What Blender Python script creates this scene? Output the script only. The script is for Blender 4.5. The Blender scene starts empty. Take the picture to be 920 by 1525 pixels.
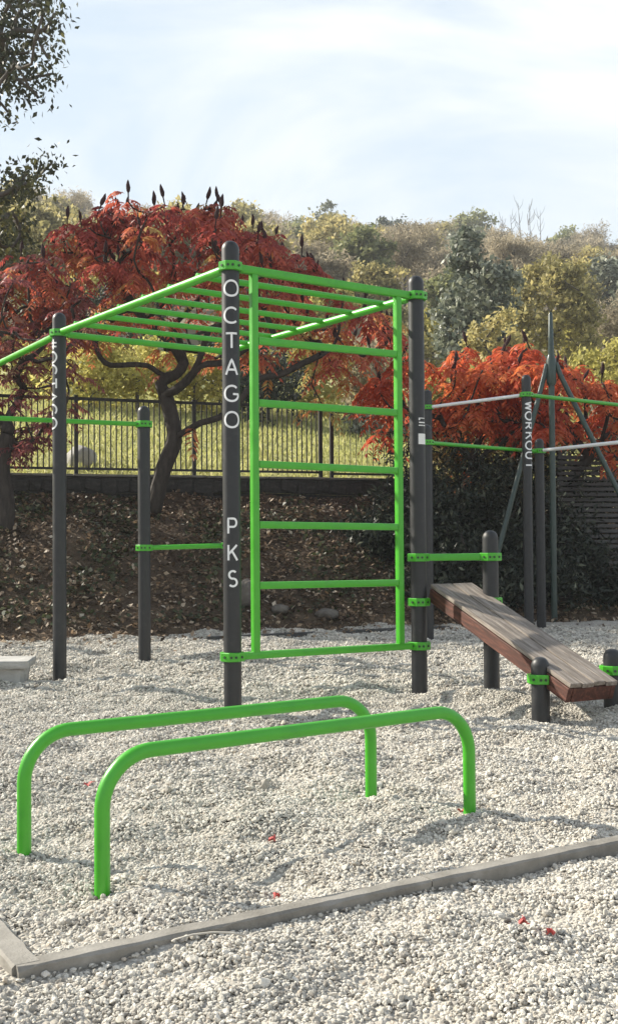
import bpy, bmesh, math, random
import numpy as np
from mathutils import Vector, Matrix

random.seed(5)
RNG = np.random.default_rng(7)
S = bpy.context.scene
COL = S.collection
R = math.radians

# ------------------------------------------------------------------ camera
F_PX = 1645.0
CAM_H = 1.1
cam_d = bpy.data.cameras.new('camera')
cam = bpy.data.objects.new('camera', cam_d)
COL.objects.link(cam)
cam_d.sensor_fit = 'VERTICAL'
cam_d.sensor_height = 24.0
cam_d.lens = 24.0 * F_PX / 1525.0
cam_d.clip_start = 0.05
cam_d.clip_end = 3000
cam.matrix_world = (Matrix.Translation((0, 0, CAM_H)) @ Matrix.Rotation(R(90 + 1.48), 4, 'X')
                    @ Matrix.Rotation(R(-0.42), 4, 'Z'))
S.camera = cam

# ------------------------------------------------------------------ world, sun, exposure
SUN_EL = R(33)
SUN_H = Vector((-math.cos(R(24)), math.sin(R(24)), 0))       # towards the sun, along the ground
to_sun = Vector((SUN_H.x * math.cos(SUN_EL), SUN_H.y * math.cos(SUN_EL), math.sin(SUN_EL)))
W = bpy.data.worlds.new("World")
S.world = W
W.use_nodes = True
nt = W.node_tree
nt.nodes.clear()
out = nt.nodes.new('ShaderNodeOutputWorld')
bg = nt.nodes.new('ShaderNodeBackground')
sky = nt.nodes.new('ShaderNodeTexSky')
sky.sky_type = 'NISHITA'
sky.sun_disc = False
sky.sun_elevation = SUN_EL
sky.sun_rotation = math.atan2(to_sun.x, to_sun.y)
sky.air_density = 1.0
sky.dust_density = 1.5
sky.ozone_density = 1.0
tc = nt.nodes.new('ShaderNodeTexCoord')
mp = nt.nodes.new('ShaderNodeMapping')
mp.inputs['Scale'].default_value = (1.0, 1.0, 3.2)
mp.inputs['Location'].default_value = (0.35, 0.2, 0.1)
nz = nt.nodes.new('ShaderNodeTexNoise')
nz.inputs['Scale'].default_value = 2.2
nz.inputs['Detail'].default_value = 7
nz.inputs['Roughness'].default_value = 0.55
nz.inputs['Distortion'].default_value = 0.6
mr = nt.nodes.new('ShaderNodeMapRange')
mr.inputs['From Min'].default_value = 0.47
mr.inputs['From Max'].default_value = 0.72
mr.inputs['To Min'].default_value = 0.0
mr.inputs['To Max'].default_value = 1.0
mx = nt.nodes.new('ShaderNodeMix')
mx.data_type = 'RGBA'
mx.inputs['B'].default_value = (7.4, 7.5, 7.6, 1)
nt.links.new(tc.outputs['Generated'], mp.inputs['Vector'])
nt.links.new(mp.outputs['Vector'], nz.inputs['Vector'])
nt.links.new(nz.outputs['Fac'], mr.inputs['Value'])
nt.links.new(mr.outputs['Result'], mx.inputs['Factor'])
veil = nt.nodes.new('ShaderNodeMix')             # thin high cloud over the whole sky
veil.data_type = 'RGBA'
sxyz = nt.nodes.new('ShaderNodeSeparateXYZ')
nt.links.new(tc.outputs['Generated'], sxyz.inputs['Vector'])
vr = nt.nodes.new('ShaderNodeMapRange')           # thick towards the horizon, clearer overhead
vr.inputs['From Min'].default_value = 0.40
vr.inputs['From Max'].default_value = 0.95
vr.inputs['To Min'].default_value = 0.82
vr.inputs['To Max'].default_value = 0.12
nt.links.new(sxyz.outputs['Z'], vr.inputs['Value'])
nt.links.new(vr.outputs['Result'], veil.inputs['Factor'])
veil.inputs['B'].default_value = (5.1, 6.05, 6.85, 1)
nt.links.new(sky.outputs['Color'], veil.inputs['A'])
nt.links.new(veil.outputs['Result'], mx.inputs['A'])
nt.links.new(mx.outputs['Result'], bg.inputs['Color'])
nt.links.new(bg.outputs['Background'], out.inputs['Surface'])
bg.inputs['Strength'].default_value = 0.075

sun_d = bpy.data.lights.new('sun', 'SUN')
sun_d.energy = 5.0
sun_d.angle = R(0.6)
sun_d.color = (1.0, 0.93, 0.80)
sun = bpy.data.objects.new('sun', sun_d)
COL.objects.link(sun)
sun.rotation_euler = to_sun.to_track_quat('Z', 'Y').to_euler()

S.view_settings.view_transform = 'Standard'
S.view_settings.look = 'None'
S.view_settings.exposure = 1.05
S.view_settings.gamma = 1.0
S.cycles.max_bounces = 6
S.cycles.diffuse_bounces = 3
S.cycles.transparent_max_bounces = 6
S.cycles.caustics_reflective = False
S.cycles.caustics_refractive = False


# ------------------------------------------------------------------ helpers
def gx(px, d):
    """world x of something seen in column px of the photograph at distance d"""
    return (px - 460.0) / F_PX * d


def tag(o, label=None, cat=None, group=None, kind=None):
    if label: o['label'] = label
    if cat: o['category'] = cat
    if group: o['group'] = group
    if kind: o['kind'] = kind
    return o


def empty(name, loc=(0, 0, 0), rz=0.0):
    o = bpy.data.objects.new(name, None)
    o.empty_display_size = 0.1
    o.location = loc
    o.rotation_euler = (0, 0, rz)
    COL.objects.link(o)
    return o


def link(name, me, parent=None, loc=None):
    o = bpy.data.objects.new(name, me)
    COL.objects.link(o)
    if parent is not None:
        o.parent = parent
    if loc is not None:
        o.location = loc
    return o


def copy_tree(o, parent=None):
    c = o.copy()
    COL.objects.link(c)
    if parent is not None:
        c.parent = parent
    for ch in list(o.children):
        copy_tree(ch, c)
    return c


class MB:
    """collects simple shapes into ONE mesh"""
    def __init__(self):
        self.v, self.f = [], []

    def add(self, vs, fs):
        n = len(self.v)
        self.v += [tuple(p) for p in vs]
        self.f += [tuple(i + n for i in f) for f in fs]

    def box(self, size, loc=(0, 0, 0), rot=None):
        hx, hy, hz = size[0] / 2, size[1] / 2, size[2] / 2
        vs = [Vector((x * hx, y * hy, z * hz)) for x in (-1, 1) for y in (-1, 1) for z in (-1, 1)]
        if rot is not None:
            vs = [rot @ p for p in vs]
        l = Vector(loc)
        self.add([p + l for p in vs], [(0, 1, 3, 2), (4, 6, 7, 5), (0, 4, 5, 1), (2, 3, 7, 6), (0, 2, 6, 4), (1, 5, 7, 3)])

    def tube(self, pts, rad, n=12, cap=True, profile=None, up=None):
        """round (or profile) tube through points; rad a number or one per point"""
        pts = [Vector(p) for p in pts]
        m = len(pts)
        rads = rad if hasattr(rad, '__len__') else [rad] * m
        if profile is None:
            profile = [(math.cos(2 * math.pi * k / n), math.sin(2 * math.pi * k / n)) for k in range(n)]
        n = len(profile)
        prev = Vector(up) if up is not None else None
        vs = []
        for i in range(m):
            t = (pts[min(i + 1, m - 1)] - pts[max(i - 1, 0)])
            if t.length < 1e-9:
                t = Vector((0, 0, 1))
            t.normalize()
            if prev is None:
                prev = Vector((1, 0, 0)) if abs(t.x) < 0.8 else Vector((0, 1, 0))
            a = prev - t * prev.dot(t)
            if a.length < 1e-6:
                a = t.orthogonal()
            a.normalize()
            b = t.cross(a)
            prev = a
            for (cx, cy) in profile:
                vs.append(pts[i] + (a * cx + b * cy) * rads[i])
        fs = []
        for i in range(m - 1):
            for k in range(n):
                k2 = (k + 1) % n
                fs.append((i * n + k, i * n + k2, (i + 1) * n + k2, (i + 1) * n + k))
        if cap:
            fs.append(tuple(range(n - 1, -1, -1)))
            fs.append(tuple((m - 1) * n + k for k in range(n)))
        self.add(vs, fs)

    def mesh(self, name, mat, smooth=False, angle=None):
        me = bpy.data.meshes.new(name)
        me.from_pydata(self.v, [], self.f)
        me.update()
        if mat is not None:
            me.materials.append(mat)
        if smooth:
            me.shade_smooth()
            if angle is not None:
                try:
                    me.set_sharp_from_angle(angle=R(angle))
                except Exception:
                    pass
        return me

    def build(self, name, mat, parent=None, smooth=False, angle=None, loc=None, bevel=None):
        o = link(name, self.mesh(name, mat, smooth, angle), parent, loc)
        if bevel:
            bm = bmesh.new()
            bm.from_mesh(o.data)
            bmesh.ops.bevel(bm, geom=list(bm.edges), offset=bevel, segments=1, affect='EDGES')
            bm.to_mesh(o.data)
            bm.free()
        return o


def sq_profile(w, h, r):
    """rounded rectangle, for square steel tube"""
    ps = []
    for (sx, sy, a0) in ((1, 1, 0), (-1, 1, 90), (-1, -1, 180), (1, -1, 270)):
        for k in range(3):
            a = R(a0 + k * 45)
            ps.append((sx * (w / 2 - r) + r * math.cos(a), sy * (h / 2 - r) + r * math.sin(a)))
    return ps


def quads_mesh(name, Q, mat, tint=None, smooth=False):
    """Q: (n,4,3) array of leaf quads"""
    n = len(Q)
    me = bpy.data.meshes.new(name)
    me.vertices.add(n * 4)
    me.vertices.foreach_set('co', np.ascontiguousarray(Q, dtype=np.float32).ravel())
    me.loops.add(n * 4)
    me.loops.foreach_set('vertex_index', np.arange(n * 4, dtype=np.int32))
    me.polygons.add(n)
    me.polygons.foreach_set('loop_start', np.arange(0, n * 4, 4, dtype=np.int32))
    me.polygons.foreach_set('loop_total', np.full(n, 4, dtype=np.int32))
    me.update(calc_edges=True)
    if tint is not None:
        at = me.attributes.new('tint', 'FLOAT', 'FACE')
        at.data.foreach_set('value', np.ascontiguousarray(tint, dtype=np.float32))
    me.materials.append(mat)
    return me


def unit(a):
    return a / np.maximum(np.linalg.norm(a, axis=-1, keepdims=True), 1e-9)


def leaf_quads(pos, direc, normal, length, width):
    """diamond leaves: base, side, tip, side"""
    d = unit(direc)
    s = unit(np.cross(d, normal))
    nn = np.cross(s, d)
    L = length[:, None]
    Wd = width[:, None]
    b = pos
    t = pos + d * L
    mid = pos + d * L * 0.45 + nn * L * 0.08
    return np.stack([b, mid + s * Wd / 2, t, mid - s * Wd / 2], axis=1)


# value noise made of a few rotated sine waves: smooth, cheap, vectorised
_wv = np.random.default_rng(3)
def waves(x, y, lam, n=7, seed=0):
    g = np.random.default_rng(seed)
    z = 0
    for i in range(n):
        a = g.uniform(0, 2 * math.pi)
        l = lam * g.uniform(0.6, 1.6)
        z = z + np.sin((x * math.cos(a) + y * math.sin(a)) * 2 * math.pi / l + g.uniform(0, 6.28))
    return z / math.sqrt(n)


# ------------------------------------------------------------------ materials
def mat_new(name):
    m = bpy.data.materials.new(name)
    m.use_nodes = True
    nt = m.node_tree
    b = nt.nodes['Principled BSDF']
    return m, nt, b


def ramp(nt, stops, interp='LINEAR'):
    r = nt.nodes.new('ShaderNodeValToRGB')
    cr = r.color_ramp
    cr.interpolation = interp
    while len(cr.elements) < len(stops):
        cr.elements.new(0.5)
    for e, (p, c) in zip(cr.elements, stops):
        e.position = p
        e.color = (c[0], c[1], c[2], 1)
    return r


def surf_mat(name, stops, scale=6.0, rough=0.6, bump=0.0, bscale=40.0, detail=5, spec=0.4, rough_var=0.0,
             stretch=None, coat=0.0, objcoord=True, bdist=0.01):
    """noise coloured surface with fine bump"""
    m, nt, b = mat_new(name)
    tc = nt.nodes.new('ShaderNodeTexCoord')
    src = tc.outputs['Object']
    if stretch:
        mp = nt.nodes.new('ShaderNodeMapping')
        mp.inputs['Scale'].default_value = stretch
        nt.links.new(src, mp.inputs['Vector'])
        src = mp.outputs['Vector']
    n1 = nt.nodes.new('ShaderNodeTexNoise')
    n1.inputs['Scale'].default_value = scale
    n1.inputs['Detail'].default_value = detail
    n1.inputs['Roughness'].default_value = 0.62
    nt.links.new(src, n1.inputs['Vector'])
    r = ramp(nt, stops)
    nt.links.new(n1.outputs['Fac'], r.inputs['Fac'])
    nt.links.new(r.outputs['Color'], b.inputs['Base Color'])
    b.inputs['Roughness'].default_value = rough
    b.inputs['Specular IOR Level'].default_value = spec
    b.inputs['Coat Weight'].default_value = coat
    b.inputs['Coat Roughness'].default_value = 0.15
    if rough_var:
        mr = nt.nodes.new('ShaderNodeMapRange')
        mr.inputs['From Min'].default_value = 0.3
        mr.inputs['From Max'].default_value = 0.7
        mr.inputs['To Min'].default_value = rough - rough_var
        mr.inputs['To Max'].default_value = rough + rough_var
        nt.links.new(n1.outputs['Fac'], mr.inputs['Value'])
        nt.links.new(mr.outputs['Result'], b.inputs['Roughness'])
    if bump:
        n2 = nt.nodes.new('ShaderNodeTexNoise')
        n2.inputs['Scale'].default_value = bscale
        n2.inputs['Detail'].default_value = 4
        nt.links.new(src, n2.inputs['Vector'])
        bp = nt.nodes.new('ShaderNodeBump')
        bp.inputs['Strength'].default_value = bump
        bp.inputs['Distance'].default_value = bdist
        nt.links.new(n2.outputs['Fac'], bp.inputs['Height'])
        nt.links.new(bp.outputs['Normal'], b.inputs['Normal'])
    return m


def leaf_mat(name, stops, transl=0.35, rough=0.5, spec=0.3, use_rand=0.0):
    """leaves: colour from the per-leaf tint, partly translucent"""
    m, nt, b = mat_new(name)
    at = nt.nodes.new('ShaderNodeAttribute')
    at.attribute_name = 'tint'
    fac = at.outputs['Fac']
    if use_rand:
        oi = nt.nodes.new('ShaderNodeObjectInfo')
        ma = nt.nodes.new('ShaderNodeMath')
        ma.operation = 'MULTIPLY_ADD'
        nt.links.new(oi.outputs['Random'], ma.inputs[0])
        ma.inputs[1].default_value = use_rand
        nt.links.new(fac, ma.inputs[2])
        mb = nt.nodes.new('ShaderNodeMath')
        mb.operation = 'SUBTRACT'
        nt.links.new(ma.outputs[0], mb.inputs[0])
        mb.inputs[1].default_value = use_rand / 2
        fac = mb.outputs[0]
    r = ramp(nt, stops)
    nt.links.new(fac, r.inputs['Fac'])
    nt.links.new(r.outputs['Color'], b.inputs['Base Color'])
    b.inputs['Roughness'].default_value = rough
    b.inputs['Specular IOR Level'].default_value = spec
    tr = nt.nodes.new('ShaderNodeBsdfTranslucent')
    nt.links.new(r.outputs['Color'], tr.inputs['Color'])
    ms = nt.nodes.new('ShaderNodeMixShader')
    ms.inputs['Fac'].default_value = transl
    nt.links.new(b.outputs['BSDF'], ms.inputs[1])
    nt.links.new(tr.outputs['BSDF'], ms.inputs[2])
    nt.links.new(ms.outputs['Shader'], nt.nodes['Material Output'].inputs['Surface'])
    return m


M = {}
M['green'] = surf_mat('green_paint', [(0.22, (0.036, 0.285, 0.016)), (0.42, (0.046, 0.345, 0.011)), (0.62, (0.052, 0.37, 0.013)), (0.78, (0.085, 0.39, 0.050))], 9, 0.36, 0.05, 260, spec=0.6, rough_var=0.08, coat=0.0, bdist=0.002)
M['post'] = surf_mat('anthracite_paint', [(0.3, (0.016, 0.017, 0.019)), (0.58, (0.022, 0.023, 0.025)), (0.78, (0.046, 0.045, 0.043))], 14, 0.45, 0.10, 400, spec=0.45, rough_var=0.08, bdist=0.002)
M['white'] = surf_mat('white_letter', [(0.3, (0.74, 0.75, 0.76)), (0.7, (0.82, 0.82, 0.82))], 20, 0.5)
M['steel'] = surf_mat('stainless_bar', [(0.3, (0.70, 0.70, 0.70)), (0.7, (0.80, 0.80, 0.79))], 20, 0.38, spec=0.6)
M['bolt'] = surf_mat('dark_bolt', [(0.3, (0.02, 0.05, 0.02)), (0.7, (0.03, 0.07, 0.03))], 30, 0.5)
M['sticker'] = surf_mat('white_sticker', [(0.3, (0.70, 0.70, 0.69)), (0.7, (0.80, 0.80, 0.79))], 60, 0.45)
M['wood_top'] = surf_mat('weathered_boards', [(0.25, (0.10, 0.08, 0.066)), (0.5, (0.22, 0.185, 0.155)), (0.75, (0.40, 0.355, 0.315))], 5, 0.8, 0.5, 30, stretch=(9, 0.9, 9), bdist=0.004)
M['wood_side'] = surf_mat('stained_wood', [(0.25, (0.034, 0.014, 0.009)), (0.5, (0.078, 0.027, 0.018)), (0.78, (0.19, 0.072, 0.048))], 6, 0.65, 0.4, 30, stretch=(9, 1.2, 9), bdist=0.003)
M['kerb'] = surf_mat('edging_concrete', [(0.25, (0.15, 0.138, 0.12)), (0.5, (0.235, 0.22, 0.195)), (0.8, (0.33, 0.31, 0.28))], 9, 0.85, 0.5, 120, bdist=0.004)
M['edging_dark'] = surf_mat('edging_dark', [(0.3, (0.05, 0.05, 0.05)), (0.7, (0.10, 0.10, 0.095))], 9, 0.85, 0.4, 60)
M['stone'] = surf_mat('wall_stone', [(0.25, (0.024, 0.023, 0.022)), (0.55, (0.050, 0.047, 0.044)), (0.8, (0.11, 0.103, 0.096))], 3.5, 0.9, 0.7, 40, bdist=0.01)
M['mortar'] = surf_mat('mortar', [(0.3, (0.03, 0.029, 0.027)), (0.7, (0.06, 0.057, 0.054))], 12, 0.95, 0.5, 60)
M['coping'] = surf_mat('coping_concrete', [(0.3, (0.12, 0.115, 0.105)), (0.7, (0.26, 0.25, 0.225))], 6, 0.9, 0.4, 60)
M['block'] = surf_mat('pale_stone', [(0.25, (0.28, 0.275, 0.26)), (0.55, (0.40, 0.39, 0.37)), (0.8, (0.50, 0.49, 0.47))], 7, 0.9, 0.6, 60, bdist=0.008)
M['rock'] = surf_mat('bank_rock', [(0.25, (0.08, 0.07, 0.06)), (0.55, (0.14, 0.125, 0.105)), (0.8, (0.22, 0.20, 0.17))], 7, 0.9, 0.6, 40)
M['fence'] = surf_mat('black_iron', [(0.3, (0.012, 0.012, 0.013)), (0.7, (0.025, 0.024, 0.024))], 12, 0.5)
M['mast'] = surf_mat('dark_green_paint', [(0.3, (0.020, 0.040, 0.034)), (0.7, (0.030, 0.055, 0.047))], 12, 0.38, spec=0.5, coat=0.2)
M['bark_dark'] = surf_mat('sumac_bark', [(0.3, (0.022, 0.018, 0.016)), (0.7, (0.060, 0.050, 0.042))], 18, 0.9, 0.8, 60, stretch=(1, 1, 0.3))
M['bark'] = surf_mat('grey_bark', [(0.3, (0.06, 0.05, 0.043)), (0.7, (0.13, 0.115, 0.10))], 10, 0.9, 0.8, 40, stretch=(1, 1, 0.3))
M['slat'] = surf_mat('dark_slats', [(0.3, (0.014, 0.012, 0.010)), (0.7, (0.040, 0.034, 0.030))], 8, 0.55, 0.3, 60, stretch=(0.4, 1, 6), spec=0.6)
M['fruit'] = surf_mat('sumac_fruit', [(0.3, (0.018, 0.008, 0.010)), (0.7, (0.050, 0.018, 0.018))], 40, 0.9, 0.8, 120)
M['red_leaf'] = surf_mat('fallen_red_leaf', [(0.3, (0.42, 0.05, 0.05)), (0.7, (0.60, 0.13, 0.11))], 30, 0.6, 0.3, 120)
M['twig'] = surf_mat('bleached_twig', [(0.3, (0.40, 0.37, 0.32)), (0.7, (0.55, 0.52, 0.46))], 30, 0.8)


# gravel sheet under the pebbles, with its own fine relief for the far part
def gravel_material():
    m, nt, b = mat_new('gravel_bed')
    tc = nt.nodes.new('ShaderNodeTexCoord')
    vo = nt.nodes.new('ShaderNodeTexVoronoi')
    vo.inputs['Scale'].default_value = 65
    nt.links.new(tc.outputs['Object'], vo.inputs['Vector'])
    r = ramp(nt, [(0.0, (0.32, 0.30, 0.265)), (0.5, (0.44, 0.415, 0.37)), (1.0, (0.55, 0.52, 0.47))])
    nt.links.new(vo.outputs['Color'], r.inputs['Fac'])
    n = nt.nodes.new('ShaderNodeTexNoise')
    n.inputs['Scale'].default_value = 1.3
    n.inputs['Detail'].default_value = 6
    nt.links.new(tc.outputs['Object'], n.inputs['Vector'])
    r2 = ramp(nt, [(0.3, (0.80, 0.78, 0.75)), (0.7, (1, 1, 1))])
    nt.links.new(n.outputs['Fac'], r2.inputs['Fac'])
    mm = nt.nodes.new('ShaderNodeMix')
    mm.data_type = 'RGBA'
    mm.blend_type = 'MULTIPLY'
    mm.inputs['Factor'].default_value = 1
    nt.links.new(r.outputs['Color'], mm.inputs['A'])
    nt.links.new(r2.outputs['Color'], mm.inputs['B'])
    nt.links.new(mm.outputs['Result'], b.inputs['Base Color'])
    b.inputs['Roughness'].default_value = 0.95
    b.inputs['Specular IOR Level'].default_value = 0.2
    bp = nt.nodes.new('ShaderNodeBump')
    bp.inputs['Strength'].default_value = 0.9
    bp.inputs['Distance'].default_value = 0.012
    bp.invert = True
    nt.links.new(vo.outputs['Distance'], bp.inputs['Height'])
    nt.links.new(bp.outputs['Normal'], b.inputs['Normal'])
    return m


def pebble_material():
    m, nt, b = mat_new('pebble_stone')
    oi = nt.nodes.new('ShaderNodeObjectInfo')
    r = ramp(nt, [(0.0, (0.20, 0.186, 0.165)), (0.10, (0.36, 0.335, 0.30)), (0.45, (0.52, 0.493, 0.435)),
                  (0.75, (0.61, 0.58, 0.52)), (0.93, (0.70, 0.67, 0.61)), (1.0, (0.48, 0.41, 0.33))])
    nt.links.new(oi.outputs['Random'], r.inputs['Fac'])
    tc = nt.nodes.new('ShaderNodeTexCoord')
    n = nt.nodes.new('ShaderNodeTexNoise')
    n.inputs['Scale'].default_value = 1.6
    n.inputs['Detail'].default_value = 4
    nt.links.new(tc.outputs['Object'], n.inputs['Vector'])
    r2 = ramp(nt, [(0.3, (0.84, 0.83, 0.81)), (0.7, (1, 1, 1))])
    nt.links.new(n.outputs['Fac'], r2.inputs['Fac'])
    mm = nt.nodes.new('ShaderNodeMix')
    mm.data_type = 'RGBA'
    mm.blend_type = 'MULTIPLY'
    mm.inputs['Factor'].default_value = 1
    nt.links.new(r.outputs['Color'], mm.inputs['A'])
    nt.links.new(r2.outputs['Color'], mm.inputs['B'])
    nt.links.new(mm.outputs['Result'], b.inputs['Base Color'])
    b.inputs['Roughness'].default_value = 0.8
    b.inputs['Specular IOR Level'].default_value = 0.3
    return m


M['gravel'] = gravel_material()
M['pebble'] = pebble_material()
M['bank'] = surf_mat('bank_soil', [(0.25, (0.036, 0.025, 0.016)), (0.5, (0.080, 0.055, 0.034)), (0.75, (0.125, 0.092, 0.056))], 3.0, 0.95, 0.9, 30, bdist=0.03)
M['lawn'] = surf_mat('lawn_turf', [(0.25, (0.25, 0.25, 0.085)), (0.5, (0.38, 0.37, 0.14)), (0.75, (0.48, 0.45, 0.20))], 0.7, 0.95, 0.6, 25, bdist=0.03)
M['hill'] = surf_mat('hill_floor', [(0.25, (0.13, 0.105, 0.06)), (0.5, (0.21, 0.17, 0.10)), (0.75, (0.29, 0.24, 0.14))], 0.15, 0.95, 0.8, 1.2, bdist=0.5)
M['plain'] = surf_mat('field', [(0.3, (0.09, 0.10, 0.04)), (0.7, (0.15, 0.15, 0.06))], 0.05, 0.95)

M['lf_sumac'] = leaf_mat('sumac_leaves', [(0.0, (0.20, 0.034, 0.034)), (0.30, (0.40, 0.080, 0.066)), (0.55, (0.56, 0.15, 0.085)),
                                          (0.74, (0.58, 0.27, 0.09)), (0.86, (0.52, 0.42, 0.15)), (1.0, (0.38, 0.39, 0.15))], 0.5, 0.5)
M['lf_sumac2'] = leaf_mat('bright_sumac_leaves', [(0.0, (0.32, 0.050, 0.030)), (0.4, (0.58, 0.105, 0.050)), (0.75, (0.68, 0.19, 0.065)),
                                                  (1.0, (0.58, 0.33, 0.11))], 0.5, 0.5)
M['lf_maroon'] = leaf_mat('maroon_leaves', [(0.0, (0.13, 0.045, 0.048)), (0.45, (0.27, 0.085, 0.085)), (0.75, (0.40, 0.16, 0.135)),
                                            (0.9, (0.46, 0.28, 0.18)), (1.0, (0.42, 0.34, 0.15))], 0.45, 0.5)
M['lf_edge'] = leaf_mat('dark_olive_leaves', [(0.0, (0.028, 0.032, 0.020)), (0.5, (0.060, 0.066, 0.036)), (1.0, (0.17, 0.16, 0.05))], 0.35, 0.45)
M['lf_olive'] = leaf_mat('olive_leaves', [(0.0, (0.19, 0.17, 0.075)), (0.5, (0.37, 0.33, 0.14)), (1.0, (0.58, 0.49, 0.21))], 0.5, 0.6, use_rand=0.5)
M['lf_yellow'] = leaf_mat('yellow_green_leaves', [(0.0, (0.27, 0.25, 0.07)), (0.5, (0.46, 0.42, 0.12)), (1.0, (0.64, 0.57, 0.20))], 0.5, 0.6, use_rand=0.3)
M['lf_twig'] = leaf_mat('withered_leaves', [(0.0, (0.10, 0.075, 0.04)), (0.5, (0.22, 0.17, 0.08)), (0.85, (0.36, 0.30, 0.12)), (1.0, (0.45, 0.16, 0.07))], 0.45, 0.6)
M['lf_hedge'] = leaf_mat('hedge_leaves', [(0.0, (0.34, 0.31, 0.075)), (0.5, (0.56, 0.51, 0.14)), (1.0, (0.74, 0.66, 0.25))], 0.5, 0.6)  # yellow leaves, with strong backlight brightened into the colour
M['lf_brown'] = leaf_mat('brown_twigs', [(0.0, (0.25, 0.215, 0.15)), (0.5, (0.39, 0.335, 0.235)), (1.0, (0.54, 0.46, 0.32))], 0.5, 0.8, use_rand=0.5)
M['lf_grey'] = leaf_mat('grey_green_leaves', [(0.0, (0.06, 0.08, 0.06)), (0.5, (0.20, 0.22, 0.165)), (1.0, (0.48, 0.49, 0.38))], 0.35, 0.45, spec=0.4)
M['lf_green'] = leaf_mat('mid_green_leaves', [(0.0, (0.11, 0.125, 0.06)), (0.5, (0.21, 0.23, 0.10)), (1.0, (0.36, 0.36, 0.16))], 0.45, 0.6, use_rand=0.4)
M['lf_dark'] = leaf_mat('evergreen_needles', [(0.0, (0.014, 0.020, 0.015)), (0.5, (0.030, 0.040, 0.027)), (0.85, (0.09, 0.10, 0.065)), (1.0, (0.24, 0.255, 0.18))], 0.2, 0.45)  # palest stops paint glints of light onto scattered leaves
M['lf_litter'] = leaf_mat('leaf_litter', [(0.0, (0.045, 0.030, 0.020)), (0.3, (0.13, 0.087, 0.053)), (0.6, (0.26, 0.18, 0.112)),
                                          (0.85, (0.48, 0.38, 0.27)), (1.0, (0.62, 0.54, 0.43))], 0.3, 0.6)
M['lf_ivy'] = leaf_mat('ivy_leaves', [(0.0, (0.022, 0.032, 0.016)), (0.5, (0.055, 0.070, 0.030)), (1.0, (0.12, 0.125, 0.06))], 0.25, 0.4)
M['lf_grass'] = leaf_mat('grass_blades', [(0.0, (0.30, 0.31, 0.10)), (0.5, (0.48, 0.48, 0.18)), (1.0, (0.62, 0.58, 0.28))], 0.45, 0.6)


# ------------------------------------------------------------------ terrain
def gravel_z(x, y):
    z = 0.026 * waves(x, y, 1.0, 8, 11) + 0.017 * waves(x, y, 0.40, 9, 12) + 0.004 * waves(x, y, 0.17, 9, 13)
    z = z + 0.05 * np.exp(-(((x - 1.25) / 0.55) ** 2 + ((y - 7.35) / 0.35) ** 2))
    z = z - 0.045 * np.exp(-(((x + 2.0) / 0.6) ** 2 + ((y - 9.1) / 0.7) ** 2))
    k = (y - 3.22 - 0.603 * (x + 0.0)) * 0.857          # distance across the kerb
    z = z * (1 - 0.7 * np.exp(-(k / 0.16) ** 2))
    pile = 0.5 + 0.5 * waves(x, y, 0.5, 7, 14)          # stones banked up unevenly against the kerb
    z = z + np.where(k > 0, 0.026, 0.005) * np.clip(pile, 0, 1.2) * np.exp(-((k - 0.03) / 0.13) ** 2)
    return z


_V = [13.4, 14.0, 15.2, 16.4, 17.0, 17.3, 20, 30, 45, 70, 140, 180, 300, 600, 900]
_Z = [-0.03, 0.25, 0.88, 1.42, 1.66, 1.78, 2.35, 4.5, 8.6, 17.5, 39.0, 44, 47, 48, 48]


def land_z(x, y):
    v = y - 0.38 * x
    z = np.interp(v, _V, _Z)
    bank = np.clip((v - 13.6) / 1.5, 0, 1)
    z = z + bank * 0.035 * waves(x, y, 1.3, 7, 21)
    far = np.clip((v - 40) / 60, 0, 1)
    return z + far * (np.clip(0.04 * (x - 40), -8, 3) - 0.9 + 0.6 * waves(x, y, 45, 6, 22))


def grid_obj(name, us, vs, fn, mat, label=None):
    U, Vv = np.meshgrid(us, vs)
    P = fn(U, Vv)
    nu, nv = len(us), len(vs)
    co = np.stack(P, -1).reshape(-1, 3)
    i = np.arange(nu * nv).reshape(nv, nu)
    f = np.stack([i[:-1, :-1], i[:-1, 1:], i[1:, 1:], i[1:, :-1]], -1).reshape(-1, 4)
    me = bpy.data.meshes.new(name)
    me.vertices.add(len(co))
    me.vertices.foreach_set('co', co.astype(np.float32).ravel())
    me.loops.add(f.size)
    me.loops.foreach_set('vertex_index', f.astype(np.int32).ravel())
    me.polygons.add(len(f))
    me.polygons.foreach_set('loop_start', np.arange(0, f.size, 4, dtype=np.int32))
    me.polygons.foreach_set('loop_total', np.full(len(f), 4, dtype=np.int32))
    me.update(calc_edges=True)
    me.shade_smooth()
    me.materials.append(mat)
    return tag(link(name, me), label, None, None, 'structure')


def sk(fn):
    def g(u, v):
        y = v + 0.38 * u
        return u, y, fn(u, y)
    return g


xs = np.concatenate([np.linspace(-60, -8, 27)[:-1], np.arange(-8, 8, 0.07), np.linspace(8, 60, 27)])
ys = np.concatenate([np.linspace(-60, 0, 31)[:-1], np.arange(0, 13.66, 0.07)])
grid_obj('gravel_ground', xs, ys, sk(gravel_z), M['gravel'], 'pale grey gravel bed under the exercise equipment')
xs = np.concatenate([np.linspace(-60, -10, 26)[:-1], np.arange(-10, 10, 0.2), np.linspace(10, 60, 26)])
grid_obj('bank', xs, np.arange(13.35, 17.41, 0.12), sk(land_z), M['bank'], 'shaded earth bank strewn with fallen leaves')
xs = np.linspace(-70, 70, 90)
grid_obj('lawn', xs, np.linspace(17.38, 46.2, 60), sk(land_z), M['lawn'], 'sunlit yellowish lawn behind the fence')
xs = np.linspace(-420, 420, 120)
grid_obj('hill', xs, np.concatenate([np.linspace(46, 200, 70), np.linspace(215, 900, 30)]), sk(land_z), M['hill'], 'wooded hillside')
mb = MB()
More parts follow.
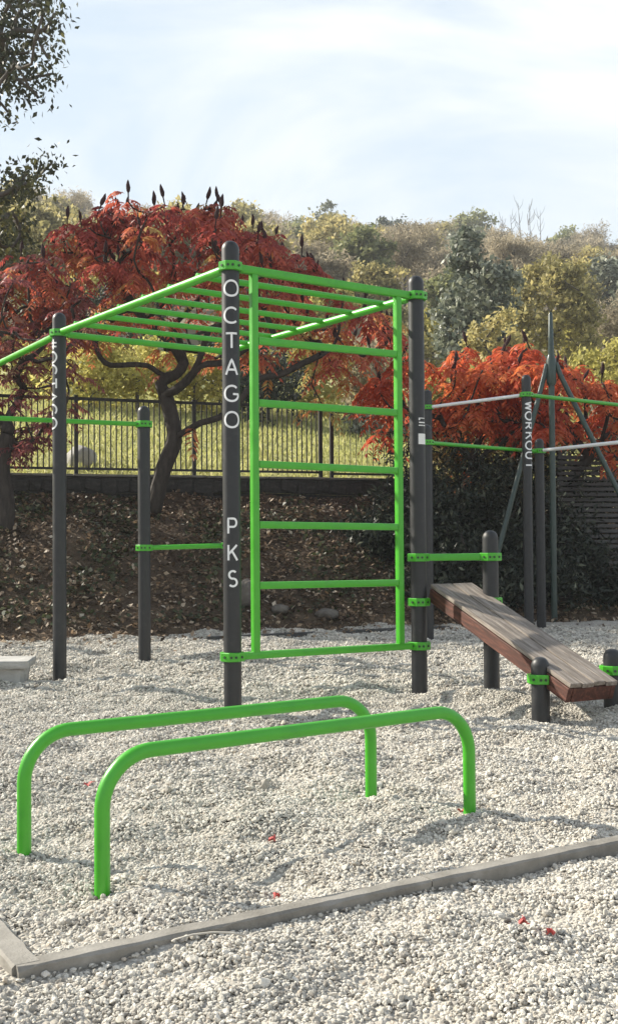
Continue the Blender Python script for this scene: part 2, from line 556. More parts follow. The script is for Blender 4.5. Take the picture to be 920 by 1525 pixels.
mb.add([(-1500, -1500, -0.35), (1500, -1500, -0.35), (1500, 2200, -0.35), (-1500, 2200, -0.35)], [(0, 1, 2, 3)])
tag(mb.build('ground', M['plain']), 'level land far around the playground', kind='structure')


# ------------------------------------------------------------------ pebbles (geometry nodes on a cloud of points)
def build_gravel():
    P = []
    for (d0, d1, dens, r0) in ((2.0, 4.6, 17500, 0.0050), (4.6, 8.0, 11500, 0.0058), (8.0, 13.9, 5400, 0.0080)):
        hw = 0.32 * d1 + 0.5
        n = int(dens * (d1 - d0) * 2 * hw)
        x = RNG.uniform(-hw, hw, n)
        y = RNG.uniform(d0, d1, n)
        ok = (np.abs(x) < 0.32 * y + 0.45) & (y - 0.38 * x < 13.5)
        x, y = x[ok], y[ok]
        z = gravel_z(x, y)
        s = r0 * np.exp(RNG.normal(0, 0.29, len(x)))
        z = z + RNG.uniform(-0.1, 0.75, len(x)) * s
        P.append(np.stack([x, y, z, s], 1))
    P = np.concatenate(P)
    # keep pebbles out of the kerb stones
    x, y = P[:, 0], P[:, 1]
    c, s_ = 0.8563, 0.5165
    u = (x + 0.735) * c + (y - 2.79) * s_
    w = -(x + 0.735) * s_ + (y - 2.79) * c
    inside = ((u > -0.01) & (w > -0.004) & (w < 0.064)) | ((u > -0.085) & (u < 0.004) & (w > 0.0) & (w < 1.3))
    P = P[~inside]
    n = len(P)
    me = bpy.data.meshes.new('gravel_pebbles')
    me.vertices.add(n)
    me.vertices.foreach_set('co', P[:, :3].astype(np.float32).ravel())
    a = me.attributes.new('rot', 'FLOAT_VECTOR', 'POINT')
    a.data.foreach_set('vector', np.stack([RNG.normal(0, 0.5, n), RNG.normal(0, 0.5, n), RNG.uniform(0, 6.28, n)], 1).astype(np.float32).ravel())
    a = me.attributes.new('siz', 'FLOAT_VECTOR', 'POINT')
    sc = np.stack([P[:, 3] * RNG.uniform(0.9, 1.35, n), P[:, 3] * RNG.uniform(0.75, 1.05, n), P[:, 3] * RNG.uniform(0.5, 0.85, n)], 1)
    a.data.foreach_set('vector', sc.astype(np.float32).ravel())
    o = link('gravel_pebbles', me)
    tag(o, 'loose pale limestone pebbles covering the exercise area', 'gravel', None, 'stuff')
    ng = bpy.data.node_groups.new('pebbles', 'GeometryNodeTree')
    ng.interface.new_socket('Geometry', in_out='INPUT', socket_type='NodeSocketGeometry')
    ng.interface.new_socket('Geometry', in_out='OUTPUT', socket_type='NodeSocketGeometry')
    N = ng.nodes
    gi, go = N.new('NodeGroupInput'), N.new('NodeGroupOutput')
    g2i = N.new('GeometryNodeGeometryToInstance')
    for k in range(5):
        ico = N.new('GeometryNodeMeshIcoSphere')
        ico.inputs['Radius'].default_value = 1.0
        ico.inputs['Subdivisions'].default_value = 2
        sp = N.new('GeometryNodeSetPosition')
        nz = N.new('ShaderNodeTexNoise')
        nz.noise_dimensions = '4D'
        nz.inputs['W'].default_value = 3.7 * k
        nz.inputs['Scale'].default_value = 0.9
        nz.inputs['Detail'].default_value = 1.0
        sub = N.new('ShaderNodeVectorMath')
        sub.operation = 'SUBTRACT'
        sub.inputs[1].default_value = (0.5, 0.5, 0.5)
        sca = N.new('ShaderNodeVectorMath')
        sca.operation = 'SCALE'
        sca.inputs['Scale'].default_value = 1.5
        ng.links.new(nz.outputs['Color'], sub.inputs[0])
        ng.links.new(sub.outputs[0], sca.inputs[0])
        ng.links.new(ico.outputs['Mesh'], sp.inputs['Geometry'])
        ng.links.new(sca.outputs[0], sp.inputs['Offset'])
        sm = N.new('GeometryNodeSetMaterial')
        sm.inputs['Material'].default_value = M['pebble']
        ng.links.new(sp.outputs['Geometry'], sm.inputs['Geometry'])
        ng.links.new(sm.outputs['Geometry'], g2i.inputs['Geometry'])
    iop = N.new('GeometryNodeInstanceOnPoints')
    iop.inputs['Pick Instance'].default_value = True
    ri = N.new('FunctionNodeRandomValue')
    ri.data_type = 'INT'
    for s in ri.inputs:
        if s.name == 'Max' and s.type == 'INT': s.default_value = 4
        if s.name == 'Min' and s.type == 'INT': s.default_value = 0
    iout = [s for s in ri.outputs if s.type == 'INT'][0]
    ra, sa = N.new('GeometryNodeInputNamedAttribute'), N.new('GeometryNodeInputNamedAttribute')
    for nd, nm in ((ra, 'rot'), (sa, 'siz')):
        nd.data_type = 'FLOAT_VECTOR'
        nd.inputs['Name'].default_value = nm
    e2r = N.new('FunctionNodeEulerToRotation')
    ng.links.new(ra.outputs['Attribute'], e2r.inputs[0])
    ng.links.new(gi.outputs[0], iop.inputs['Points'])
    ng.links.new(g2i.outputs[0], iop.inputs['Instance'])
    ng.links.new(iout, iop.inputs['Instance Index'])
    ng.links.new(e2r.outputs[0], iop.inputs['Rotation'])
    ng.links.new(sa.outputs['Attribute'], iop.inputs['Scale'])
    ng.links.new(iop.outputs[0], go.inputs[0])
    md = o.modifiers.new('pebbles', 'NODES')
    md.node_group = ng


build_gravel()


# ------------------------------------------------------------------ lettering: strokes wrapped on the post
def arc(cx, cy, rx, ry, a0, a1, n=14):
    return [(cx + rx * math.cos(R(a0 + (a1 - a0) * k / n)), cy + ry * math.sin(R(a0 + (a1 - a0) * k / n))) for k in range(n + 1)]


GL = {   # each letter in a box 0..1 high; strokes as polylines
    'O': [arc(0.5, 0.5, 0.5, 0.5, 0, 360, 30)],
    'C': [arc(0.5, 0.5, 0.5, 0.5, 48, 312, 24)],
    'T': [[(0.06, 0.97), (0.94, 0.97)], [(0.5, 0.97), (0.5, 0.0)]],
    'A': [[(0.04, 0.0), (0.5, 1.0), (0.96, 0.0)], [(0.2, 0.32), (0.8, 0.32)]],
    'G': [arc(0.5, 0.5, 0.5, 0.5, 48, 338, 26) + [(0.96, 0.46)], [(0.58, 0.46), (0.99, 0.46)]],
    'P': [[(0.15, 0.0), (0.15, 0.97), (0.55, 0.97)] + arc(0.55, 0.70, 0.27, 0.27, 90, -90, 12) + [(0.15, 0.43)]],
    'K': [[(0.15, 0.0), (0.15, 1.0)], [(0.85, 1.0), (0.17, 0.40)], [(0.42, 0.62), (0.88, 0.0)]],
    'S': [arc(0.5, 0.74, 0.30, 0.25, 40, 260, 16) + arc(0.5, 0.25, 0.33, 0.25, 85, -140, 16)],
    'W': [[(0.0, 1.0), (0.25, 0.0), (0.5, 0.9), (0.75, 0.0), (1.0, 1.0)]],
    'R': [[(0.15, 0.0), (0.15, 0.97), (0.52, 0.97)] + arc(0.52, 0.70, 0.27, 0.27, 90, -90, 12) + [(0.15, 0.43)], [(0.48, 0.43), (0.84, 0.0)]],
    'U': [[(0.12, 1.0), (0.12, 0.36)] + arc(0.5, 0.36, 0.38, 0.36, 180, 360, 14) + [(0.88, 1.0)]],
    '#': [[(0.32, 0.0), (0.42, 1.0)], [(0.66, 0.0), (0.76, 1.0)], [(0.08, 0.66), (0.98, 0.66)], [(0.04, 0.32), (0.94, 0.32)]],
}


def resample(pl, step):
    o = [pl[0]]
    for a, b in zip(pl[:-1], pl[1:]):
        L = math.hypot(b[0] - a[0], b[1] - a[1])
        k = max(1, int(L / step))
        o += [(a[0] + (b[0] - a[0]) * i / k, a[1] + (b[1] - a[1]) * i / k) for i in range(1, k + 1)]
    return o


def letter_on_post(parent, ch, zc, ang0, r, size, aspect=0.95, stroke=0.013, rotated=False):
    """ang0: direction (0 = towards -y, + = towards +x) of the letter's middle"""
    b = MB()
    h, w = size, size * aspect

    def put(px, py, off):
        a = ang0 + px / r
        return ((r + off) * math.sin(a), -(r + off) * math.cos(a), zc + py)
    for si, pl in enumerate(GL[ch]):
        closed = (ch == 'O')
        pl = resample([((p[0] - 0.5) * w, (p[1] - 0.5) * h) for p in pl], 0.012)
        if rotated:                       # text runs downwards: turn a quarter clockwise
            pl = [(p[1], -p[0]) for p in pl]
        n = len(pl)
        rows = []
        for i in range(n):
            if closed:
                p0, p1 = pl[(i - 1) % (n - 1)], pl[(i + 1) % (n - 1)]
            else:
                p0, p1 = pl[max(i - 1, 0)], pl[min(i + 1, n - 1)]
            t = Vector((p1[0] - p0[0], p1[1] - p0[1]))
            t.normalize()
            nx, ny = -t.y * stroke / 2, t.x * stroke / 2
            rows.append(((pl[i][0] + nx, pl[i][1] + ny), (pl[i][0] - nx, pl[i][1] - ny)))
        off = 0.0022 + 0.0002 * si
        vs, fs = [], []
        for (p, q) in rows:
            vs += [put(p[0], p[1], off), put(q[0], q[1], off), put(p[0], p[1], -0.001), put(q[0], q[1], -0.001)]
        for i in range(n - 1):
            j = i * 4
            fs += [(j, j + 1, j + 5, j + 4), (j, j + 4, j + 6, j + 2), (j + 1, j + 3, j + 7, j + 5)]
        fs += [(0, 2, 3, 1), (4 * n - 4, 4 * n - 3, 4 * n - 1, 4 * n - 2)]
        b.add(vs, fs)
    return b.build('letter', M['white'], parent)


# ------------------------------------------------------------------ exercise equipment
PR = 0.056                        # post radius


def make_post(parent, x, y, top, r=PR, name='post'):
    b = MB()
    pts, rads = [(0, 0, -0.35)], [r]
    pts.append((0, 0, top - r)); rads.append(r)
    for k in range(1, 8):
        a = R(90 * k / 8)
        pts.append((0, 0, top - r + r * 1.05 * math.sin(a)))
        rads.append(r * math.cos(a) ** 0.85)
    b.tube(pts, rads, 28)
    o = b.build(name, M['post'], parent, smooth=True, angle=50)
    o.location = (x, y, 0)
    return o


def make_clamp(parent, x, y, z, ang, h=0.056, r=PR, ears=(1, 1), mat='green'):
    """steel collar: eight sided band, flat ears on both sides, two bolts on the face.
    ang: direction the bolted face looks at (0 = -y, + turns towards +x)"""
    b = MB()
    ap = r + 0.019                        # from the post's middle to each flat side
    ro = ap / math.cos(math.pi / 8)
    pr = [(math.cos(2 * math.pi * (k + .5) / 8), math.sin(2 * math.pi * (k + .5) / 8)) for k in range(8)]
    b.tube([(0, 0, -h / 2), (0, 0, -h / 2 + .004), (0, 0, h / 2 - .004), (0, 0, h / 2)], [ro - .004, ro, ro, ro - .004], profile=pr, up=(1, 0, 0))
    c = b.build('clamp', M[mat], parent)
    c.location = (x, y, z)
    c.rotation_euler = (0, 0, ang)
    for az, off in ((0, -0.015), (0, 0.015), (-45, 0.0), (45, 0.0)):
        k = MB()
        rot = Matrix.Rotation(R(az), 3, 'Z')
        k.tube([rot @ Vector((off, -(ap - 0.002), 0)), rot @ Vector((off, -(ap + 0.006), 0))], 0.0085, 8)
        k.build('bolt', M['bolt'], c)
    return c


def bar(parent, name, p, q, r=0.022, mat='green', n=14, label=None):
    b = MB()
    b.tube([p, q], r, n)
    o = b.build(name, M[mat], parent, smooth=True, angle=60)
    if label: o['label'] = label
    return o


def sqbar(parent, name, p, q, w=0.045, h=0.045, mat='green', up=(0, 0, 1)):
    b = MB()
    b.tube([p, q], 1.0, profile=sq_profile(h, w, 0.006), up=up)
    return b.build(name, M[mat], parent, smooth=True, angle=35)


def lerp(a, b, t):
    return tuple(a[i] + (b[i] - a[i]) * t for i in range(3))


def yaw(p, q):
    """face direction for a clamp whose ears lie along p->q"""
    return math.atan2(q[1] - p[1], q[0] - p[0])


C = (-0.486, 6.96, 0); Rr = (0.772, 7.84, 0); L = (-2.055, 9.11, 0); B = (-0.725, 10.04, 0); L2 = (-1.49, 10.0, 0)
ZB = 2.835                                             # beam height
LF = (-3.62, 11.65, 0); LS = (-3.45, 9.02, 0)          # two posts left of the picture

rig = empty('climbing_frame', C)
tag(rig, 'tall green and anthracite climbing frame with monkey bars and wall ladder', 'climbing frame')


def rel(o, root=C):
    return (o[0] - root[0], o[1] - root[1], o[2])


c, r_, l, b_, l2, lf, ls = (rel(p) for p in (C, Rr, L, B, L2, LF, LS))
pC = make_post(rig, c[0], c[1], 3.0)
pR = make_post(rig, r_[0], r_[1], 2.98)
pL = make_post(rig, l[0], l[1], 3.0)
pB = make_post(rig, b_[0], b_[1], 2.98, r=0.05)
pL2 = make_post(rig, l2[0], l2[1], 2.33)
make_post(rig, lf[0], lf[1], 3.0)
make_post(rig, ls[0], ls[1], 2.33)

# words on the posts
for ch, z in zip('OCTAGO', (2.690, 2.519, 2.360, 2.193, 2.026, 1.861)):
    letter_on_post(pC, ch, z, R(9), PR, 0.096, 0.98 if ch in 'OCG' else 0.84)
for ch, z in zip('PKS', (1.196, 1.028, 0.866)):
    letter_on_post(pC, ch, z, R(9), PR, 0.096, 0.80)
for k, ch in enumerate('#OCTAGO'):
    letter_on_post(pL, ch, 2.735 - k * 0.109, R(-59), PR, 0.095, 0.95, rotated=True, stroke=0.014)

# small plates on the right post
bs = MB()
def wrap_plate(b, a0, a1, z0, z1, r, off=0.002, n=6):
    vs, fs = [], []
    for k in range(n + 1):
        a = a0 + (a1 - a0) * k / n
        for z in (z0, z1):
            vs.append(((r + off) * math.sin(a), -(r + off) * math.cos(a), z))
            vs.append(((r - .001) * math.sin(a), -(r - .001) * math.cos(a), z))
    for k in range(n):
        j = 4 * k
        fs += [(j, j + 4, j + 6, j + 2), (j, j + 1, j + 5, j + 4), (j + 2, j + 6, j + 7, j + 3)]
    fs += [(0, 2, 3, 1), (4 * n, 4 * n + 1, 4 * n + 3, 4 * n + 2)]
    b.add(vs, fs)
wrap_plate(bs, R(3), R(70), 1.775, 1.850, PR)
bs.build('sticker', M['sticker'], pR)
for (a0, a1, z0, z1) in ((8, 62, 1.925, 1.933), (6, 40, 1.905, 1.912), (44, 64, 1.905, 1.912), (6, 56, 1.957, 1.962), (6, 16, 1.945, 1.957)):
    bs = MB()
    wrap_plate(bs, R(a0), R(a1), z0, z1, PR)
    bs.build('printed_line', M['sticker'], pR)

# monkey bars
def on(p, z): return (p[0], p[1], z)
RB = 0.029
def trim(p, q, m=0.075, m2=None):
    p, q = Vector(p), Vector(q)
    d = (q - p).normalized()
    return tuple(p + d * m), tuple(q - d * (m if m2 is None else m2))
bar(rig, 'beam', *trim(on(c, ZB), on(l, ZB)), RB)
bar(rig, 'beam', *trim(on(r_, ZB), on(b_, ZB)), RB)
bar(rig, 'beam', *trim(on(l, ZB - 0.01), on(lf, ZB - 0.01)), RB)
bar(rig, 'beam', *trim(on(l, ZB - 0.008), on(b_, ZB - 0.008)), 0.026)
sqbar(rig, 'beam', *trim(on(c, ZB), on(r_, ZB)), 0.045, 0.050)
for k in range(1, 7):
    t = k / 6.9
    p, q = Vector(lerp(c, l, t)), Vector(lerp(r_, b_, t))
    d = (q - p).normalized()
    p, q = p - d * 0.02, q + d * 0.02
    bar(rig, 'rung', (p.x, p.y, ZB + 0.018), (q.x, q.y, ZB + 0.018), 0.0215)
# wall ladder
dz = 0.0
sl, sr = lerp(c, r_, 0.112), lerp(c, r_, 0.888)
sqbar(rig, 'stile', on(sl, 0.37 + 0.022), on(sl, ZB - 0.026), 0.046, 0.046, up=(0.82, 0.57, 0))
sqbar(rig, 'stile', on(sr, 0.355 + 0.022), on(sr, ZB - 0.026), 0.046, 0.046, up=(0.82, 0.57, 0))
for zl, zr in ((2.385, 2.405), (1.985, 1.992), (1.592, 1.585), (1.203, 1.190), (0.815, 0.800)):
    p, q = trim(on(sl, zl), on(sr, zr), 0.026)
    sqbar(rig, 'ladder_rung', p, q, 0.042, 0.046)
sqbar(rig, 'bottom_rail', *trim(on(c, 0.375), on(r_, 0.352), 0.068), 0.045, 0.046)
a = yaw(c, r_)
for (p, q, z, ang) in ((c, r_, ZB, R(4)), (r_, c, ZB, R(10)), (l, lf, ZB - .005, R(4)), (b_, r_, ZB, R(4)), (c, r_, 0.375, R(10)),
                       (r_, c, 0.352, R(6)), (lf, l, ZB, R(0))):
    make_clamp(rig, p[0], p[1], z, ang)
# low pull up bar from the short post, and the low bar to the hidden post
make_clamp(rig, l2[0], l2[1], 2.165, R(8))
make_clamp(rig, ls[0], ls[1], 2.165, R(8))
bar(rig, 'pull_up_bar', *trim(on(l2, 2.165), on(ls, 2.165)), 0.021)
make_clamp(rig, l2[0], l2[1], 1.045, R(2))
make_clamp(rig, b_[0], b_[1], 1.06, R(2))
bar(rig, 'low_bar', *trim(on(l2, 1.045), on(b_, 1.06)), 0.023)

# right hand pull up frame
W1 = (2.59, 13.1, 0); W2 = (2.81, 13.45, 0); R2 = (1.515, 14.0, 0); R3 = (1.295, 12.1, 0); FR = (4.62, 14.78, 0); FS = (4.05, 11.4, 0)
pu = empty('pull_up_frame', W1)
tag(pu, 'pull-up bars on tall and short posts in front of the orange-red sumac', 'pull-up bars')
w1, w2, r2, r3, fr, fs_ = (rel(p, W1) for p in (W1, W2, R2, R3, FR, FS))
pW = make_post(pu, w1[0], w1[1], 3.05)
make_post(pu, w2[0], w2[1], 2.32)
make_post(pu, r2[0], r2[1], 3.0)
make_post(pu, r3[0], r3[1], 2.36)
make_post(pu, fr[0], fr[1], 3.0)
make_post(pu, fs_[0], fs_[1], 2.32)
for k, ch in enumerate('WORKOUT'):
    letter_on_post(pW, ch, 2.675 - k * 0.117, R(26), PR, 0.098, 0.98, rotated=True, stroke=0.017)
bar(pu, 'pull_up_bar', *trim(on(r2, 2.78), on(w1, 2.815)), 0.021, 'steel', label='pale steel pull-up bar')
bar(pu, 'pull_up_bar', *trim(on(w1, 2.815), on(fr, 2.835)), 0.024)
bar(pu, 'pull_up_bar', *trim(on(r3, 2.165), on(w2, 2.165)), 0.021)
bar(pu, 'pull_up_bar', *trim(on(w2, 2.175), on(fs_, 2.175)), 0.021, 'steel', label='pale steel pull-up bar')
for p, z, an in ((w1, 2.815, 8), (w2, 2.17, 0), (r2, 2.78, 0), (r3, 2.165, 10), (fr, 2.835, 0), (fs_, 2.175, 0)):
    make_clamp(pu, p[0], p[1], z, R(an))

# sit up bench
R4 = (1.285, 7.86, 0); P4 = (1.405, 6.78, 0); Q4 = (1.895, 6.96, 0)
bench = empty('sit_up_bench', R4)
tag(bench, 'sloping weathered wooden sit-up bench with reddish side held by short dark posts', 'exercise bench')
rb, r4, p4, q4 = (rel(p, R4) for p in (Rr, R4, P4, Q4))
make_post(bench, r4[0], r4[1], 1.16)
make_post(bench, p4[0], p4[1], 0.375)
make_post(bench, q4[0], q4[1], 0.405)
z1 = 0.975
bar_y = on(rb, z1)
sqbar(bench, 'cross_bar', *trim(on(rb, z1), on(r4, z1), 0.07), 0.045, 0.05)
for p, z, an in ((rb, z1, 3), (r4, z1, 0), (rb, 0.660, 4), (r4, 0.66, 5), (p4, 0.245, 2), (q4, 0.275, 8)):
    make_clamp(bench, p[0], p[1], z, R(an))
bed = empty('bench_bed')
bed.parent = bench
# bench bed axes: local y runs downhill, x across, z up
u0 = Vector((1.022, 7.95, 0.785)); u1 = Vector((1.695, 6.62, 0.240))
yv = (u1 - u0); blen = yv.length; yv.normalize()
xv = Vector((yv.y, -yv.x, 0)).normalized() * -1
zv = xv.cross(yv)
if zv.z < 0:
    zv = -zv; xv = yv.cross(zv)
mat4 = Matrix((xv, yv, zv)).transposed().to_4x4()
mat4.translation = u0 - Vector(R4)
bed.matrix_basis = mat4
bw, bt = 0.365, 0.125
nb = 4
for k in range(nb):                                    # top boards
    wv = bw / nb
    xa = -bw / 2 + wv * (k + .5)
    b = MB()
    segs = 10
    for i in range(segs):
        pass
    b.box((wv - 0.006, blen + (0.012, -0.006, 0.010, 0.0)[k], 0.028), (xa, blen / 2, -0.014 + (0.0, 0.003, -0.001, 0.002)[k]))
    b.build('board', M['wood_top'], bed, bevel=0.0035)
for s in (-1, 1):
    b = MB()
    b.box((0.036, blen - 0.01, bt - 0.032), (s * (bw / 2 - 0.018), blen / 2, -0.032 - (bt - 0.032) / 2))
    b.build('side_rail', M['wood_side'], bed, bevel=0.004)
for yy in (0.02, blen - 0.020):
    b = MB()
    b.box((bw - 0.076, 0.036, bt - 0.034), (0, yy, -0.033 - (bt - 0.036) / 2))
    b.build('end_rail', M['wood_side'], bed, bevel=0.004)

# low parallel bars (bent tubes)
def dip_bar(x0, y0, x1, y1, h, label):
    o = MB()
    d = Vector((x1 - x0, y1 - y0, 0))
    ln = d.length
    d.normalize()
    rad = 0.17
    pts = [Vector((0, 0, -0.25)), Vector((0, 0, h - rad))]
    for k in range(1, 13):
        a = R(90 * k / 12)
        pts.append(Vector((0, 0, h - rad)) + d * (rad - rad * math.cos(a)) + Vector((0, 0, rad * math.sin(a))))
    for k in range(0, 13):
        a = R(90 * k / 12)
        pts.append(d * (ln - rad + rad * math.sin(a)) + Vector((0, 0, h - rad + rad * math.cos(a))))
    pts.append(d * ln + Vector((0, 0, -0.25)))
    o.tube(pts, 0.0248, 20, up=tuple(Vector((0, 0, 1)).cross(d)))
    ob = o.build('dip_bar', M['green'], None, smooth=True, angle=60, loc=(x0, y0, 0))
    return tag(ob, label, 'dip bar', 'low green dip bars')


dip_bar(-0.655, 3.49, 0.626, 4.40, 0.428, 'nearer low green bent tube bar standing in the gravel beside the kerb')
dip_bar(-1.005, 3.90, 0.255, 4.72, 0.428, 'low green bent tube bar farther from the kerb, nearer the lettered post')


# ------------------------------------------------------------------ kerb stones
def kerb_piece(p0, p1, w, h, label, mat='kerb', deep=0.12, name='edging_kerb', group='concrete edging kerbs'):
    p0, p1 = Vector(p0), Vector(p1)
    d = p1 - p0
    ln = d.length
    b = MB()
    n = max(6, int(ln / 0.045))
    gk = random.Random(int(ln * 1000))
    ch = 0.007                                          # worn arris, chipped here and there
    vs, fs = [], []
    for i in range(n + 1):
        xk = 0.002 + (ln - 0.004) * i / n
        c1 = ch * gk.uniform(.5, 1.3) * (2.4 if gk.random() < .10 else 1)
        c2 = ch * gk.uniform(.5, 1.3) * (2.4 if gk.random() < .10 else 1)
        t_ = gk.uniform(-.0012, .0012)
        sg = 1 if w > 0 else -1
        vs += [(xk, 0, -deep), (xk, gk.uniform(-.0008, .0008), h - c1), (xk, c1 * sg, h + t_), (xk, w - c2 * sg, h + t_),
               (xk, w + gk.uniform(-.0008, .0008), h - c2), (xk, w, -deep)]
    for i in range(n):
        for k in range(5):
            j = i * 6 + k
            fs.append((j, j + 6, j + 7, j + 1) if w > 0 else (j, j + 1, j + 7, j + 6))
    fs += [tuple(range(5, -1, -1)) if w < 0 else tuple(range(6)), tuple(range(n * 6, n * 6 + 6)) if w < 0 else tuple(range(n * 6 + 5, n * 6 - 1, -1))]
    b.add(vs, fs)
    o = b.build(name, M[mat], None)
    o.location = p0
    o.rotation_euler = (0, -math.atan2(d.z, math.hypot(d.x, d.y)), math.atan2(d.y, d.x))
    return tag(o, label, 'kerb', group)


e0, e1, e2 = Vector((-0.735, 2.79, -0.012)), Vector((0.373, 3.458, -0.004)), Vector((1.62, 4.21, 0.0))
kerb_piece(e0, e1, 0.062, 0.048, 'long grey concrete edging kerb in the foreground, from left corner to the middle joint')
kerb_piece(e1 + Vector((0, 0, 0.002)), e2, 0.062, 0.046, 'grey concrete edging kerb running off the right side of the photo')
kerb_piece(Vector((-0.754, 2.805, -0.01)), Vector((-1.42, 3.91, 0.0)), -0.075, 0.047, 'short grey edging kerb at the lower left corner, turning away from the long one')
kerb_piece((-1.15, 12.43, 0.0), (0.2, 13.05, 0.0), 0.05, 0.030, 'thin dark edging strip at the foot of the bank, behind the ladder', 'edging_dark', group='dark edging strips')
kerb_piece((0.2, 13.05, 0.002), (1.75, 13.72, 0.0), 0.05, 0.032, 'thin dark edging strip behind the right ladder post', 'edging_dark', group='dark edging strips')


# ------------------------------------------------------------------ stone block at left
def lumpy(bm_src_size, cuts, jit, seed):
    bm = bmesh.new()
    bmesh.ops.create_cube(bm, size=1)
    bmesh.ops.scale(bm, vec=bm_src_size, verts=bm.verts)
    bmesh.ops.bevel(bm, geom=list(bm.edges), offset=min(bm_src_size) * 0.18, segments=1, affect='EDGES')
    if cuts:
        bmesh.ops.subdivide_edges(bm, edges=list(bm.edges), cuts=cuts, use_grid_fill=True)
    g = random.Random(seed)
    for v in bm.verts:
        v.co += Vector((g.uniform(-1, 1), g.uniform(-1, 1), g.uniform(-1, 1))) * jit
    return bm


def bm_mesh(bm, name, mat, smooth=False):
    me = bpy.data.meshes.new(name)
    bm.to_mesh(me)
    bm.free()
    me.materials.append(mat)
    if smooth: me.shade_smooth()
    return me


blk = empty('stone_seat', (-2.72, 8.80, 0), R(6))
tag(blk, 'low pale stone block with overhanging top lying on the gravel at the left edge', 'stone block')
bm = lumpy((0.62, 0.42, 0.062), 2, 0.004, 3)
o = link('top_slab', bm_mesh(bm, 'top_slab', M['block']), blk, (0.20, 0, 0.145))
bm = lumpy((0.42, 0.34, 0.17), 2, 0.006, 4)
for v in bm.verts:
    v.co.x *= 1.0 + 0.45 * (v.co.z)
o = link('body', bm_mesh(bm, 'body', M['block']), blk, (0.255, 0.01, 0.052))

# ------------------------------------------------------------------ stone wall, coping, fences
DIRX = Vector((1, 0.38, 0)).normalized()
WANG = math.atan2(0.38, 1)


def wall_pt(x, v, z=0.0):
    return Vector((x, v + 0.38 * x, z))


wall = empty('stone_wall', wall_pt(-9, 17.3, 1.5), WANG)
tag(wall, 'low dark rubble stone retaining wall along the top of the leafy bank under the fence', 'wall')
WL = 15.4
b = MB(); b.box((WL, 0.36, 0.95), (WL / 2, 0.30, 0.08)); b.build('wall_core', M['mortar'], wall)
stone_me = []
for k in range(7):
    bm = lumpy((1, 0.5, 1), 0, 0.10, 30 + k)
    stone_me.append(bm_mesh(bm, 'stone', M['stone']))
g = random.Random(9)
zc = 0.12
for row in range(2):
    xx = 3.3
    hh = (0.19, 0.17)[row]
    while xx < 12.2:
        w_ = g.uniform(0.14, 0.30)
        o = link('stone', stone_me[g.randrange(7)], wall)
        o.location = (xx + w_ / 2, 0.12 - g.uniform(0, 0.02), (0.24, 0.43)[row] + g.uniform(-.02, .02))
        o.scale = (w_ * 0.95, 0.12, hh * g.uniform(0.85, 1.06))
        o.rotation_euler = (0, g.uniform(-.15, .15), 0)
        xx += w_ + 0.012
xx = 0.0
while xx < WL:
    b = MB(); b.box((0.985, 0.44, 0.035), (0.5, 0.30, 0))
    o = b.build('coping_slab', M['coping'], wall, bevel=0.008)
    o.location = (xx, 0, 0.583 + g.uniform(-.003, .003))
    xx += 1.0


def railing(x0, x1, v, zb, zt, post_xs, step, bar_w, label, group=None, thick=0.045):
    o = empty('iron_fence', wall_pt(x0, v, 0), WANG)
    tag(o, label, 'fence', group)
    k = 1.0 / math.cos(WANG)
    Lg = (x1 - x0) * k
    for z, h in ((zt, 0.045), (zb, 0.035)):
        b = MB(); b.box((Lg, thick * 0.7, h), (Lg / 2, 0, z)); b.build('rail', M['fence'], o)
    me = None
    x = 0.06
    while x < Lg - 0.03:
        if all(abs(x - (px - x0) * k) > 0.05 for px in post_xs):
            if me is None:
                b = MB(); b.box((bar_w, bar_w, zt - zb - 0.03), (0, 0, (zt + zb) / 2)); me = b.mesh('picket', M['fence'])
            p = link('picket', me, o); p.location = (x, 0, 0)
        x += step
    for px in post_xs:
        b = MB(); b.box((0.055, 0.055, zt - 1.95 + 0.05), ((px - x0) * k, 0.001, (zt + 1.95 + 0.05) / 2)); b.build('post', M['fence'], o)
    return o


railing(-6.6, 0.22, 17.55, 2.185, 3.22, (-6.57, -5.0, -3.42, -1.75, 0.19), 0.082, 0.017, 'black iron railing fence with close upright bars along the wall top at left and centre')
railing(0.34, 3.6, 17.60, 2.17, 3.17, (0.37, 2.0, 3.57), 0.10, 0.008, 'thin dark wire panel fence with fine uprights, right of the iron railing')

# pale boulder behind the fence
bm = bmesh.new()
bmesh.ops.create_icosphere(bm, subdivisions=3, radius=0.5)
for v in bm.verts:
    n_ = 0.10 * math.sin(v.co.x * 9) * math.cos(v.co.y * 8 + v.co.z * 7) + random.uniform(-.02, .02)
    v.co *= 1 + n_
    v.co.z *= 0.85
bl = tag(link('boulder', bm_mesh(bm, 'boulder', M['block'], True), None, (gx(122, 18.6), 18.6, land_z(gx(122, 18.6), 18.6) + 0.10)),
         'pale boulder on the lawn behind the railing at left', 'boulder').scale = (0.52, 0.5, 0.62)


